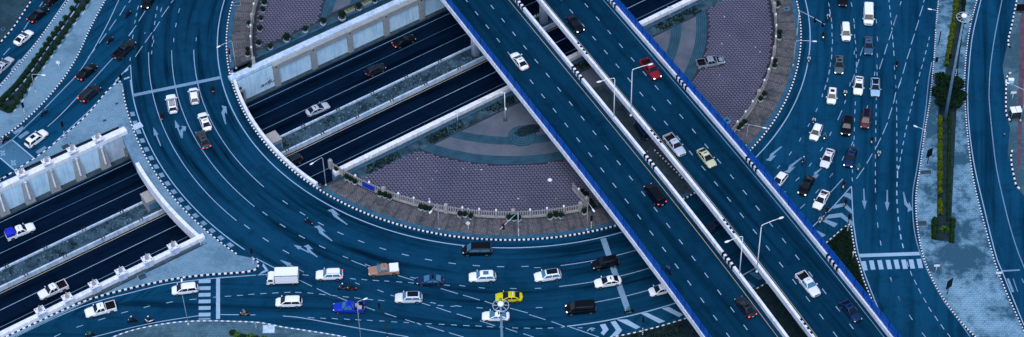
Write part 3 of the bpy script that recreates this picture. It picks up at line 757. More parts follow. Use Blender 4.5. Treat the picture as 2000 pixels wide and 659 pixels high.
line(ROAD, I, [(255, 127), (257, 160), (260, 186)], .2); line(SLIP, I, [(255, 127), (240, 143), (224, 160)], .2); dashes(SLIP, I, '253 151 242 155;250 135 243 141', .35)
# bottom left road
line(EXITR, c03, [(120, 655), (400, 520), (600, 435), (800, 370), (1000, 320), (1220, 264), (1370, 240), (1630, 212), (1970, 187)], .24); line(EXITR, c03, [(560, 700), (720, 655), (970, 592), (1220, 540), (1500, 497)], .2)
line(EXITR, c13, [(695, 488), (963, 490)], .2)
dashes(EXITR, c03, '460 632 410 657;578 585 630 568;745 530 797 514;917 478 970 463')
dashes(EXITR, c13, '118 435 167 422;290 400 340 390;465 375 520 370;645 357 668 355;732 350 780 348;825 343 870 341;912 336 958 333')
for y in (235, 287, 337, 387, 437, 487): dashes(EXITR, c13, f'535 {y+2} 625 {y}', .78, 'paint_white', .012, 'zebra_bar')
dashes(EXITR, c13, '535 521 625 519', .4, 'paint_worn', .012, 'zebra_bar')
dashes(EXITR, c13, '682 210 682 522', .66, 'paint_white', .013, 'stop_line')
dashes(EXITR, c53, '32 330 80 327;122 326 170 322;213 321 260 318;297 319 345 321;387 323 434 328;478 332 525 338;568 342 614 348;657 351 702 356;745 360 790 366;838 371 886 376;925 379 972 384;352 186 398 191;305 215 425 275;460 290 575 345;618 355 730 398;822 427 900 456;975 478 1008 490;657 45 697 62;722 78 835 122;825 105 865 122;712 215 755 220;798 220 842 226;884 228 932 232;972 233 1008 235;750 247 785 260;920 300 965 318;393 508 442 514;487 514 530 518;574 516 620 522;667 521 710 525;752 525 796 530;840 530 885 534;932 536 975 537')
line(EXITR, c53, [(205, 499), (350, 513), (700, 577), (1000, 630), (1155, 657)], .22)
line(EXITR, c53, [(0, 190), (92, 182)], .22); line(ROAD, c53, [(0, 62), (155, 142)], .22); poly(EXITR, c53, [(55, 100), (95, 155), (20, 188), (40, 165), (70, 150), (48, 118)], 'paint_white')
dashes(EXITR, c73, '105 192 225 228;200 205 243 214;92 238 138 243;182 245 226 250;453 263 498 268;570 266 616 274;717 283 764 288;955 290 1003 292;430 290 558 330;598 340 725 378;762 387 840 412;955 440 1088 475;48 340 85 350;285 400 350 420;350 396 392 403;408 417 450 422;503 427 540 424;540 420 585 427;395 433 507 470;550 482 667 518;728 535 842 573;920 590 1008 622;700 436 748 438;5 477 95 507;160 525 282 565;325 575 455 615;492 625 605 659;55 542 100 545;147 546 190 549;228 550 270 555;312 555 362 558;415 560 457 563;508 565 552 568;600 570 648 573;692 573 740 576;780 578 826 581;872 582 905 583;970 588 1015 590', z=.012)
dashes(EXITR, c103, '167 133 216 132;173 290 220 288;180 436 230 434;130 488 255 527;298 540 400 578;90 590 137 592;180 592 228 593;272 590 312 588;370 583 400 580;0 605 40 620;85 632 165 659;500 588 535 588', z=.012)
# chevron gore under the flyover
line(EXITR, c103, [(435, 580), (660, 659)], .2)
ribbon('edge_line', arc(73.3, -84.2, -47, 0, 1), .2, .010, M['paint_white'], ROAD)
for p in ([(345, 455), (435, 440), (490, 535), (405, 630), (360, 590), (395, 545)], [(520, 410), (600, 390), (710, 548), (620, 650), (510, 655), (610, 545)], [(615, 372), (790, 370), (1010, 495), (935, 528)], [(1010, 272), (1120, 262), (1410, 400), (1310, 432)], [(1350, 190), (1470, 165), (1700, 290), (1640, 332)]):
    poly(EXITR, cGb, p, 'paint_white', .014)
for q in ([(140, 560), (200, 510), (270, 520)], [(230, 500), (215, 560)], [(185, 520), (250, 545)]): line(EXITR, cGb, q, .14, 'paint_white', .014, 'pictogram_stroke', .3)
for p in ([(1449, 553), (1462, 549), (1476, 560), (1464, 566)], [(1463, 534), (1477, 530), (1492, 545), (1481, 547)]): poly(ROAD, I, p, 'paint_faint', .014)
# right hand chevron gore
line(BOUL, c152, [(632, 150), (480, 320), (325, 470)], .22); line(BOUL, c152, [(632, 150), (645, 400), (660, 520), (683, 655), (740, 836), (830, 1066), (905, 1206), (960, 1300)], .24)
for p in ([(735, 272), (775, 232), (820, 240), (835, 270), (835, 322), (790, 292)], [(600, 430), (640, 380), (745, 358), (757, 395)], [(740, 405), (775, 375), (840, 440), (840, 492)], [(500, 552), (560, 500), (715, 478), (855, 590), (852, 642), (700, 530)], [(480, 580), (520, 556), (665, 610), (625, 655)]): poly(BOUL, cGa, p, 'paint_worn', .014)
poly(BOUL, c152, [(340, 487), (372, 487), (437, 520), (405, 545)], 'paint_worn', .014)
# boulevard
dashes(BOUL, c150, '458 22 465 52;478 135 482 168;483 250 486 278;482 362 484 395;475 475 470 508;455 592 446 625;628 20 636 52;648 142 652 172;653 185 656 217;655 262 658 292;660 305 664 335;665 362 667 388;655 385 652 415;667 412 669 440;668 470 670 500;667 525 668 553;795 18 800 45;818 147 822 178;826 280 831 312;826 407 829 437;824 492 827 525;808 545 806 575;825 548 826 575;722 355 698 422;690 450 668 515;655 565 635 625;625 625 618 655;915 0 917 18;920 42 923 72;926 98 929 130;932 160 936 188;938 210 940 240;942 268 944 300;947 325 950 360;952 385 954 425;957 500 959 530;962 570 965 600;966 630 967 655;1000 40 985 90;975 115 948 195;942 225 915 305;905 335 880 415;870 445 843 525', z=.014)
dashes(BOUL, c151, '588 140 580 165;375 200 362 228;315 315 302 340;250 425 237 452;178 530 160 557;90 635 70 657;560 218 528 290;480 380 465 410;415 497 396 525;330 615 310 642;575 565 560 597;645 452 630 485;755 180 747 205;415 90 409 117;662 150 660 178;659 210 657 242;656 275 655 302;655 345 653 375;653 410 651 440;650 470 649 490;820 115 820 140;820 172 819 203;818 233 818 262;817 295 817 325;816 355 816 387;815 420 815 452;814 490 813 515;813 550 813 580;813 612 813 642;968 80 950 165;940 195 912 282;905 310 868 397;855 425 818 500;790 545 747 620;966 10 969 45;972 140 973 165;974 195 974 225;974 255 975 290;975 315 975 348;976 380 976 410;976 440 976 470;976 505 976 535;977 570 977 600;977 630 977 655', z=.014)
dashes(BOUL, c170, '253 0 247 20;243 45 217 125;212 155 187 232;180 258 153 338;148 368 122 448;115 475 90 560;82 590 58 658;292 280 287 305;280 330 275 358;268 383 260 412;253 438 245 467;240 492 228 523;222 547 213 580;208 605 198 635;78 12 55 90;45 118 20 195', z=.014)
dashes(BOUL, c171, '200 0 195 15;188 40 182 70;178 95 170 125;163 150 155 182;150 208 142 238;136 265 128 297;122 328 114 360;108 388 103 420;98 450 90 480;86 510 80 545;74 572 68 605;65 635 60 657;75 0 55 50', z=.015)
dashes(BOUL, c172, '58 0 54 25;50 35 50 90;46 120 46 155;45 185 45 222;46 250 47 285;50 320 52 355;55 385 58 420;62 450 67 485;72 515 78 555;86 585 95 620', .2, z=.016)
dashes(BOUL, c152, '813 35 814 70;813 100 813 135;813 165 814 200;817 292 821 330;828 425 834 465;850 565 856 600;208 112 237 87;108 215 133 190;360 205 387 175;465 85 490 55;670 95 727 12;635 85 640 115;638 25 640 50', z=.014)
dashes(BOUL, cGa, '205 425 263 372;565 45 605 0;580 225 728 62', z=.014)
dashes(BOUL, c173, '0 210 8 245;57 352 73 390;138 490 163 528;235 625 262 658;122 85 132 125;147 158 160 195;177 225 194 262;208 290 228 330;247 362 268 398;285 432 308 467;332 497 355 535;377 562 403 600;428 630 450 658', z=.014)
dashes(BOUL, c153, '925 205 938 245;985 350 1003 390', z=.014)
cz = crop(1500, 330, 2.004)
for i, (x, y) in enumerate(((377, 380), (408, 377), (440, 376), (473, 375), (504, 374), (534, 374), (563, 373), (594, 371))): dashes(BOUL, cz, f'{x-4} {y-18} {x+4} {y+18}', .78, 'paint_white', .015, 'zebra_bar')
line(BOUL, I, [(1678.6, 499.7), (1796, 495.7)], .75, 'paint_white', .016, 'stop_line')
line(BOUL, c171, [(310, -150), (285, 0), (260, 240), (200, 640), (165, 850), (170, 1060), (195, 1210), (235, 1330), (300, 1480), (400, 1660), (500, 1790), (600, 1930)], .24, 'paint_worn')
# side road on the right
line(SIDE, c170, [(690, -30), (630, 215), (605, 370), (582, 655), (582, 780), (585, 870), (600, 1040), (635, 1270), (690, 1510), (790, 1915), (850, 2075), (1008, 2465)], .24); line(SIDE, c170, [(850, -40), (790, 260), (755, 500), (745, 655), (745, 770), (770, 1040), (800, 1275), (850, 1510), (900, 1710), (965, 1915), (1040, 2100)], .24, 'paint_worn')
line(SIDE, c173, [(845, 158), (975, 150)], .3, 'paint_worn', .012, 'stop_line'); dashes(SIDE, c173, '885 215 925 318', .42, 'paint_worn', .012); dashes(SIDE, c173, '925 215 960 315;992 215 1008 250', .15, 'paint_worn', .012)
# arrows
def arrow(par, cf, tail, head, kind='s', m='paint_worn', z=.0135, wd=.19):
    a = W(*cf(*tail)); b = W(*cf(*head)); d = b-a; L = d.length; d.normalize(); s = Vector((d.y, -d.x, 0))   # s points right of travel
    q = lambda x, y: a+d*x+s*y
    if kind == 's': P = [q(0, -wd/2), q(L*.58, -wd/2-.05), q(L*.58, -.42), q(L, 0), q(L*.58, .42), q(L*.58, wd/2+.05), q(0, wd/2)]
    elif kind in 'rl':
        k = 1 if kind == 'r' else -1
        P = [q(0, -wd/2*k), q(L*.62, -wd/2*k-.05*k), q(L*.80, .35*k), q(L*.98, .22*k), q(L*.88, 1.05*k), q(L*.48, .75*k), q(L*.62, .55*k), q(L*.50, .32*k), q(0, wd/2*k)]
    sheet('arrow_marking', P, z, M[m], par)
arrow(ROAD, c11, (248, 487), (190, 343)); arrow(ROAD, c11, (405, 425), (355, 290)); arrow(ROAD, c11, (410, 428), (395, 335), 'r'); arrow(ROAD, c11, (740, 322), (697, 180), 'r')
arrow(ROAD, c52, (692, 443), (530, 337), 'r'); arrow(ROAD, c52, (578, 567), (428, 462), 'r'); arrow(ROAD, c52, (405, 655), (285, 595)); arrow(ROAD, c53, (465, 52), (350, -25), 'r'); arrow(EXITR, c53, (362, 166), (178, 72))
arrow(BOUL, c152, (725, 170), (732, 328), 's', 'paint_worn', .016); arrow(BOUL, c152, (903, 180), (902, 342), 's', 'paint_worn', .016); arrow(BOUL, c172, (95, 195), (118, 350), 'l', 'paint_worn', .016)
arrow(BOUL, c151, (105, 490), (-30, 590), 'l', 'paint_worn', .016); arrow(BOUL, c151, (255, 575), (110, 680), 'l', 'paint_worn', .016); arrow(BOUL, c152, (408, 15), (320, 75), 'l', 'paint_worn', .016)
# underpass lines
for n, m, w in ((13.65, 'paint_worn', .12), (10.4, 'paint_faint', .10), (7.05, 'paint_worn', .11), (-1.3, 'paint_yellow', .14), (-4.65, 'paint_white', .12), (-8.1, 'paint_worn', .10)):
    ribbon('lane_line', [T(UL, n), T(-76, n), T(-50, n), T(UR, n)], w, ZU+.006, M[m], UNDER)
# ================================================================ VEHICLES
PAINT = {}
def paint(name, col, rough=.32, metal=0.0):
    PAINT[name] = mat('paint_'+name+'_car', col, rough, metal=metal, coat=.0, spec=.16); return PAINT[name]
for nm, c in dict(white=(.84, .86, .90), pearl=(.70, .73, .80), silver=(.42, .48, .55), grey=(.035, .05, .065), charcoal=(.014, .020, .030), black=(.003, .005, .009), navy=(.006, .025, .085), blue=(.008, .035, .42), steelblue=(.04, .10, .19), red=(.22, .012, .022), maroon=(.11, .03, .04), yellow=(.62, .58, .008), cream=(.52, .53, .36), orange=(.33, .20, .145), steelgrey=(.22, .27, .32), greengrey=(.07, .11, .13), skyblue=(.30, .48, .66)).items(): paint(nm, c)
KIND = dict(
 sedan=dict(L=4.6, W=1.78, H=1.45, belt=.93, base=(-1.98, 1.12), roof=(-.98, .05), top=[(-.5, .70), (-.47, .90), (-.40, .97), (.10, .95), (.22, .93), (.40, .82), (.48, .68), (.5, .55)]),
 coupe=dict(L=4.3, W=1.78, H=1.36, belt=.90, base=(-1.9, 1.0), roof=(-.85, -.05), top=[(-.5, .70), (-.47, .90), (-.40, .94), (.10, .92), (.22, .90), (.40, .78), (.48, .64), (.5, .52)]),
 hatch=dict(L=4.05, W=1.72, H=1.50, belt=.95, base=(-1.94, 1.12), roof=(-1.40, .22), top=[(-.5, .62), (-.48, .93), (-.40, .98), (.10, .96), (.26, .95), (.42, .84), (.48, .70), (.5, .55)]),
 suv=dict(L=4.65, W=1.86, H=1.70, belt=1.08, base=(-2.2, 1.05), roof=(-1.85, .35), top=[(-.5, .70), (-.485, 1.05), (-.40, 1.10), (.10, 1.08), (.24, 1.07), (.42, .98), (.485, .84), (.5, .62)]),
 mpv=dict(L=4.5, W=1.76, H=1.68, belt=1.02, base=(-2.15, 1.40), roof=(-1.88, .50), top=[(-.5, .66), (-.485, 1.0), (-.40, 1.04), (.10, 1.02), (.30, 1.01), (.43, .92), (.485, .78), (.5, .58)]),
 van=dict(L=5.05, W=1.92, H=2.0, belt=1.15, base=(-2.46, 1.80), roof=(-2.34, 1.0), top=[(-.5, .80), (-.49, 1.12), (-.40, 1.17), (.10, 1.15), (.34, 1.15), (.44, 1.05), (.487, .88), (.5, .62)]),
 pickup=dict(L=5.25, W=1.86, H=1.78, belt=1.10, base=(-.92, 1.12), roof=(-.72, .42), bed=True, top=[(-.5, .70), (-.485, 1.05), (-.40, 1.10), (.10, 1.10), (.24, 1.09), (.42, 1.02), (.485, .88), (.5, .66)]))
def interp(tab, x):
    if x <= tab[0][0]: return tab[0][1]
    for (a, p), (b, q) in zip(tab, tab[1:]):
        if x <= b: return p+(q-p)*(x-a)/(b-a)
    return tab[-1][1]
def rrect(x0, x1, w, z, r):
    P = []
    for cx, cy, a0 in ((x1-r, w-r, 0), (x0+r, w-r, 90), (x0+r, -w+r, 180), (x1-r, -w+r, 270)):
        for i in range(4): a = rad(a0+i*30); P.append(Vector((cx+r*math.cos(a), cy+r*math.sin(a), z)))
    return P
CARM = {}
def car_parts(kind):
    if kind in CARM: return CARM[kind]
    K = KIND[kind]; L, Wd, H, belt = K['L'], K['W'], K['H'], K['belt']; hw = Wd/2; parts = []
    zb = .24 if kind in ('sedan', 'hatch', 'coupe') else .30
    b = MB(); xs = [-.5, -.49, -.46, -.40, -.30, -.16, 0, .10, .22, .32, .40, .45, .48, .495, .5]
    if K.get('bed'): xs = [-.18]+[x for x in xs if x >= -.16]
    rings = []
    for x in xs:
        e = abs(x)*2; wf = 1-.30*max(0, (e-.72)/.28)**2.4-.03*max(0, (e-.3)/.7); w = hw*wf; zt = interp(K['top'], x); z0 = zb+.10*max(0, (e-.9)/.1)
        half = [(w*.84, z0), (w*.975, z0+.09), (w, z0+.42*(zt-z0)), (w*.985, zt-.26*(zt-z0)), (w*.935, zt-.06), (w*.80, zt-.005), (w*.4, zt+.03)]
        rings.append([Vector((x*L, y, z)) for y, z in half]+[Vector((x*L, -y, z)) for y, z in half[::-1]])
    b.loft(rings)
    # cabin
    (b0, b1), (t0, t1) = K['base'], K['roof']; wb, wt = hw*.925, hw*.74
    if kind == 'van': wt = hw*.86
    lv = []
    z1 = H-.10
    for f_ in (0, .5, 1.0):
        lv.append(rrect(b0+(t0-b0)*f_, b1+(t1-b1)*f_, wb+(wt-wb)*f_, belt-.03+(z1-belt+.03)*f_, .30))
    lv.append(rrect(t0+.09, t1-.12, wt-.09, H-.035, .24)); lv.append(rrect(t0+.24, t1-.28, wt-.24, H-.008, .20)); lv.append(rrect(t0+.45, t1-.5, wt-.42, H, .14))
    b.loft(lv)
    parts.append(('body', b.data(kind+'_body', (), True), 'PAINT', None, None))
    # glazing, set on the sloping faces of the cabin
    F = lambda f_: (b0+(t0-b0)*f_, b1+(t1-b1)*f_, wb+(wt-wb)*f_, belt-.03+(z1-belt+.03)*f_)
    def pane(nm, pts, nrm):
        q = MB(); nrm = Vector(nrm).normalized(); a = [Vector(p)+nrm*.014 for p in pts]; c = [Vector(p)-nrm*.02 for p in pts]
        q.hexa(c, a); return (nm, q.data(nm), 'GLASS', None, None)
    lo, hi = F(.10), F(.95)
    parts.append(pane('windscreen', [(lo[1], -lo[2]+.10, lo[3]), (lo[1], lo[2]-.10, lo[3]), (hi[1], hi[2]-.12, hi[3]), (hi[1], -hi[2]+.12, hi[3])], (H-belt, 0, b1-t1)))
    parts.append(pane('rear_window', [(lo[0], lo[2]-.12, lo[3]), (lo[0], -lo[2]+.12, lo[3]), (hi[0], -hi[2]+.14, hi[3]), (hi[0], hi[2]-.14, hi[3])], (-(H-belt), 0, t0-b0+.01)))
    lo, hi = F(.12), F(.86)
    for s in (1, -1):
        n_ = (0, s*(H-belt), wb-wt)
        l0, l1, h0, h1 = lo[0]+.22, lo[1]-.26, hi[0]+.20, hi[1]-.16
        ml, mh = l0+(l1-l0)*.50, h0+(h1-h0)*.50
        cuts = [(l0, ml-.05, h0, mh-.05), (ml+.05, l1, mh+.05, h1)]
        for a, c, d, e in cuts:
            P = [(a, s*lo[2], lo[3]), (c, s*lo[2], lo[3]), (e, s*hi[2], hi[3]), (d, s*hi[2], hi[3])]
            if s < 0: pass
            else: P = [P[1], P[0], P[3], P[2]]
            parts.append(pane('side_window', P, n_))
    # wheels
    wr = .33 if kind in ('sedan', 'hatch', 'coupe', 'mpv') else .38
    ax = (L*.5-.86, -(L*.5-.90))
    q = MB(); q.tube([(0, -.11, 0), (0, -.085, 0), (0, .085, 0), (0, .11, 0)], [wr-.05, wr, wr, wr-.05], 16); wd_ = q.data('wheel', (), False)
    q = MB(); q.tube([(0, -.118, 0), (0, .118, 0)], wr*.62, 12); q.box((0, 0, 0), (wr*1.0, .245, .06)); q.box((0, 0, 0), (.06, .245, wr*1.0)); rim = q.data('rim')
    for x in ax:
        for s in (1, -1): parts.append(('wheel', wd_, 'RUBBER', (x, s*(hw-.075), wr), rim))
    # lights
    q = MB(); q.ball((0, 0, 0), (.22, .20, .085), 8, 5); hl = q.data('headlight', (), True)
    zl = interp(K['top'], .46)-.16; zt = interp(K['top'], -.48)-.12
    for s in (1, -1): parts.append(('headlight', hl, 'HEAD', (L*.5-.24, s*(hw*.66), zl+.05), None))
    q = MB(); q.ball((0, 0, 0), (.14, .17, .10), 8, 5); tl = q.data('tail_light', (), True)
    xr = -L*.5+.14
    for s in (1, -1): parts.append(('tail_light', tl, 'TAIL', (xr, s*(hw*.74), zt), None))
    q = MB(); q.box((0, 0, 0), (.14, .26, .15), 0, .8); mr = q.data('mirror')
    for s in (1, -1): parts.append(('mirror', mr, 'PAINT', (b1-.22, s*(hw+.07), belt+.10), None))
    q = MB(); q.box((0, 0, 0), (.06, hw*1.05, .16)); parts.append(('grille', q.data('grille'), 'BLACK', (L*.5-.015, 0, zl-.02), None))
    q = MB(); q.box((0, 0, 0), (.05, .42, .11)); parts.append(('number_plate', q.data('number_plate'), 'PLATE', (-L*.5-.012 if not K.get('bed') else -L*.5-.03, 0, .62), None))
    q = MB(); q.box((0, 0, 0), ((b1-b0)*.7, .012, .025)); bt = q.data('belt_trim')
    for s in (1, -1): parts.append(('belt_trim', bt, 'BLACK', (b0+.5*(b1-b0), s*(hw+.002), belt-.10), None))
    if K.get('bed'):
        x0, x1 = -L*.5, -.96; zf, zt_ = .62, 1.10
        q = MB(); q.box(((x0+x1)/2, hw-.05, (.32+zt_)/2), (x1-x0, .09, zt_-.32)); q.box(((x0+x1)/2, -hw+.05, (.32+zt_)/2), (x1-x0, .09, zt_-.32)); q.box((x0+.04, 0, (.4+zt_)/2), (.08, Wd-.20, zt_-.4)); q.box((x1+.0, 0, (.32+zt_)/2), (.06, Wd-.2, zt_-.32))
        parts.append(('load_bed', q.data('load_bed'), 'PAINT', None, None))
        q = MB(); q.box(((x0+x1)/2, 0, zf), (x1-x0-.14, Wd-.2, .05)); 
        for s in (1, -1): q.box(((x0+x1)/2, s*(hw-.112), (zf+zt_)/2+.0), (x1-x0-.14, .03, zt_-zf-.03))
        parts.append(('bed_liner', q.data('bed_liner'), 'BLACK', None, None))
    # optional roof pieces
    zr = H+.012; ext = {}
    q = MB(); q.box(((t0+t1)/2+.12, 0, H), ((t1-t0)*.42, wt*1.15, .03)); ext['sunroof'] = ('sunroof', q.data('sunroof'), 'GLASS')
    q = MB(); q.box(((t0+t1)/2, 0, H), ((t1-t0)*.84, wt*1.58, .035)); ext['blackroof'] = ('roof_panel', q.data('roof_panel'), 'BLACKP')
    q = MB()
    for s in (1, -1): q.tube([(t0+.1, s*wt*.88, H-.02), (t0+.2, s*wt*.88, H+.07), (t1-.25, s*wt*.88, H+.07), (t1-.12, s*wt*.88, H-.02)], .028, 6)
    ext['rails'] = ('roof_rail', q.data('roof_rail'), 'CHROME')
    q = MB()
    for i in range(5): q.box(((t0+t1)/2, -wt*.62+i*wt*.31, H+.10), ((t1-t0)*.75, .09, .04))
    for x in (t0+.3, t1-.4): q.box((x, 0, H+.06), (.06, wt*1.6, .05))
    ext['rack'] = ('roof_rack', q.data('roof_rack'), 'BLACK')
    q = MB(); q.box(((t0+t1)/2-.1, 0, H+.09), (.16, .62, .17), 0, .8); ext['sign'] = ('taxi_sign', q.data('taxi_sign'), 'CREAM')
    q = MB(); q.box((t0+.16, 0, H-.0), (.2, wt*1.5, .05)); ext['spoiler'] = ('spoiler', q.data('spoiler'), 'BLACK')
    if K.get('bed'):
        q = MB(); q.box(((-L*.5-.96)/2, 0, 1.20), (L*.5-1.02, Wd-.06, .24), 0, .93); ext['cover'] = ('bed_cover', q.data('bed_cover'), 'COVER')
        q = MB(); q.loft([rrect(-L*.5+.02, -1.0, hw-.04, 1.1, .12), rrect(-L*.5+.06, -1.0, hw-.08, 1.75, .2), rrect(-L*.5+.25, -1.1, hw-.25, 1.9, .2)]); ext['load'] = ('tarp_load', q.data('tarp_load', (), True), 'LOAD')
        q = MB(); zz = lambda x: interp(K['top'], x/L)+.035; q.hexa([(1.2, -.72, zz(1.2)-.03), (2.35, -.66, zz(2.35)-.03), (2.35, .66, zz(2.35)-.03), (1.2, .72, zz(1.2)-.03)], [(1.2, -.72, zz(1.2)+.01), (2.35, -.66, zz(2.35)+.01), (2.35, .66, zz(2.35)+.01), (1.2, .72, zz(1.2)+.01)]); ext['hood'] = ('bonnet_panel', q.data('bonnet_panel'), 'BLACKP')
        q = MB(); q.box((-1.9, .3, .95), (.7, .7, .5)); q.box((-1.4, -.3, .9), (.6, .6, .4)); ext['cargo'] = ('cargo', q.data('cargo'), 'CARGO')
    CARM[kind] = (parts, ext); return CARM[kind]
mat('cargo', (.30, .32, .40), .8, .4, 2.0); mat('plate', (.5, .55, .6), .5); mat('tarp_blue', (.012, .03, .50), .6, .3, 1.0)
HEAVY = 0
def vehicle(kind, col, cx, cy, dx, dy, label, z=0.0, head=False, tail=False, ext=(), name=None, glass='glass_dark', cover='white'):
    c = W(cx, cy, z+.68); e = W(cx+dx*20, cy+dy*20, z+.68); d = e-c; rz = math.atan2(d.y, d.x)
    c.z = z
    cat = {'pickup': 'pickup truck', 'van': 'van', 'mpv': 'minivan', 'suv': 'suv'}.get(kind, 'car')
    if 'sign' in ext: cat = 'taxi'
    nm = name or {'pickup': 'pickup_truck', 'van': 'van', 'mpv': 'minivan', 'suv': 'suv'}.get(kind, kind if kind != 'hatch' else 'hatchback')
    if nm == 'coupe' or nm == 'sedan' or nm == 'hatchback': nm = nm+'_car' if nm != 'hatchback' else nm
    t = thing(nm, label, cat, c, rz, 'vehicles in the traffic')
    parts, ex = car_parts(kind)
    mm = dict(PAINT=PAINT[col], GLASS=M[glass], RUBBER=M['rubber'], HEAD=M['head_lit'] if head else M['lamp_clear'], TAIL=M['tail_lit'] if tail else M['tail_red'], BLACK=M['black'], PLATE=M['plate'], CHROME=M['chrome'], CREAM=M['lamp_white'], BLACKP=M['glass_dark'], COVER=PAINT[cover], LOAD=M['tarp_blue'], CARGO=M['cargo'])
    for nm_, data, mk, loc, sub in parts:
        o = ob(nm_, data, mm[mk], t, loc)
        if sub is not None: ob('rim', sub, M['chrome'], o)
    for k in ext: ob(ex[k][0], ex[k][1], mm[ex[k][2]], t)
    return t
V = vehicle
NE = (1, -.82)
# approach roads, top left
V('sedan', 'black', 74, 28, 1, -.80, 'black car with one red tail light at the top left, ahead of a white coupe', tail=True)
V('coupe', 'white', 46, 73, 1, -.85, 'white coupe behind a black car in the top left corner')
V('sedan', 'silver', 7, 127, 1, -.95, 'silver car cut by the left edge, behind the white coupe')
V('hatch', 'black', 103, -3, 1, -.8, 'black car cut by the top edge, left of the hedges')
V('pickup', 'charcoal', 243, 97, 1, -.92, 'black pickup truck on the approach road, ahead of a black sedan with red light')
V('sedan', 'black', 169, 140, 1, -.86, 'black sedan with red tail light between a black pickup and a dark estate', tail=True)
V('suv', 'charcoal', 175, 183, 1, -.84, 'dark estate with pale roof rails beside the triangular island', tail=True, ext=('rails',))
V('suv', 'white', 71, 271, 1, -.75, 'white suv with a large sunroof leaving the zebra bars, lower left', ext=('sunroof',), name='suv')
V('sedan', 'black', 291, -1, -.6, 1, 'dark car with a lit orange headlight cut by the top edge above the curve', head=True)
# on the curve, waiting area
V('suv', 'white', 336, 203, -.17, -1, 'white suv with a black roof rack behind the stop line', ext=('rack',))
V('hatch', 'white', 379, 187, -.14, -1, 'white hatchback nearest the stop line, right of the roof rack suv', tail=False)
V('sedan', 'white', 400, 237, -.38, -1, 'white sedan ahead of the grey sedan with red lights on the curve')
V('sedan', 'grey', 396.5, 272, -.48, -1, 'dark grey sedan with two red brake lights on the curve', tail=True)
# underpass
V('sedan', 'black', 789, 80, 1, -.42, 'black car with red tail light in the underpass below the panelled wall', ZU, tail=True)
V('hatch', 'charcoal', 733, 136, 1, -.46, 'black car in the middle underpass lane, right of the silver car', ZU)
V('sedan', 'silver', 620.7, 213, 1, -.42, 'silver car in the underpass beside the weedy median', ZU)
V('hatch', 'charcoal', 570, 315, -1, .46, 'dark car just emerging under the curved bridge on the near underpass road', ZU)
V('pickup', 'white', 40, 452, 1, -.38, 'white pickup truck with a bright blue covered load in the underpass, far left', ZU, ext=('load',))
V('pickup', 'white', 103, 567, -1, .46, 'white pickup truck with black bed in the near underpass lane behind the pedestals', ZU)
# bottom left road
V('pickup', 'white', 196, 605, -1, .28, 'white pickup truck with black bed on the bottom left road')
V('mpv', 'white', 361, 565, -1, .12, 'white minivan crossing the zebra bars at the bottom left')
V('suv', 'white', 643, 537, -1, .03, 'white suv with roof rails right of the white box truck', ext=('rails',), tail=True, glass='glass_blue')
V('pickup', 'orange', 749, 528, -1, .10, 'copper orange pickup truck with a white bed cover', ext=('cover',), glass='glass_blue')
V('mpv', 'white', 564, 590, -1, .02, 'white minivan below the white box truck')
V('pickup', 'blue', 681, 601, -1, .0, 'bright blue pickup truck with goods in its black bed', ext=('cargo',), glass='glass_blue')
V('sedan', 'navy', 840, 547, -1, .03, 'dark blue sedan right of the copper pickup', glass='glass_blue')
V('suv', 'pearl', 798, 582, -1, .02, 'silver suv with a black roof, right of the blue pickup', ext=('blackroof',), glass='glass_blue')
V('suv', 'white', 942, 541, -1, .04, 'white suv with a small black sunroof above the yellow taxi', ext=('sunroof',), glass='glass_blue')
V('sedan', 'yellow', 994, 580, -1, .02, 'yellow taxi car behind the tall lamp mast', ext=('sign',))
V('sedan', 'white', 968, 617, -1, .0, 'white sedan below the yellow taxi, crossed by the lamp mast', glass='glass_blue')
V('van', 'black', 932, 489, -1, .02, 'black van on the inner lane of the roundabout', glass='glass_blue')
V('suv', 'white', 1069.5, 539, -1, .14, 'white suv with a full black roof left of the stop line', ext=('blackroof',), glass='glass_blue')
V('suv', 'black', 1182, 514, -1, .22, 'black suv on the stop line beside the flyover')
V('sedan', 'white', 1187, 550, -1, .16, 'white sedan on the stop line below the black suv')
V('van', 'black', 1134, 603, -1, .08, 'black van left of the painted chevrons', head=True)
V('hatch', 'white', 1290, 566, -1, .25, 'white hatchback with an orange bonnet half hidden by the flyover')
V('sedan', 'navy', 1394, 443, -1, .55, 'dark car with lit headlights seen through the gap between the flyovers', head=True)
V('mpv', 'navy', 1254, 255, -.6, -1, 'dark blue car under the flyover gap behind a lamp post')
# flyover, left deck (away) and right deck (towards)
LD = (-.78, -1); RDv = (.80, 1)
V('sedan', 'white', 1014, 119, *LD, 'white car on the left flyover, highest of that deck', ZD, tail=True)
V('van', 'black', 1279, 381, *LD, 'black van with a red tail light in the middle of the left flyover', ZD, tail=True)
V('sedan', 'charcoal', 1456, 599, *LD, 'dark sedan with bright red tail lights low on the left flyover', ZD, tail=True)
V('sedan', 'black', 1123, 46, *RDv, 'black sedan with lit headlights at the top of the right flyover', ZD, head=True)
V('pickup', 'red', 1271, 136, *RDv, 'red pickup truck with lit headlights on the right flyover', ZD, head=True)
V('pickup', 'silver', 1318, 284, *RDv, 'silver pickup truck beside the cream taxi on the right flyover', ZD)
V('sedan', 'cream', 1380, 308, *RDv, 'cream sedan with a greenish windscreen on the right flyover', ZD)
V('pickup', 'pearl', 1579, 556, *RDv, 'shiny white pickup truck near the bottom of the right flyover', ZD, glass='glass_blue')
V('sedan', 'navy', 1662, 607, *RDv, 'dark blue sedan lowest on the right flyover', ZD)
# plaza
V('pickup', 'steelgrey', 1388, 122, 1, -.17, 'silver pickup truck with black bed and bonnet parked alone on the purple plaza', ext=('hood',))
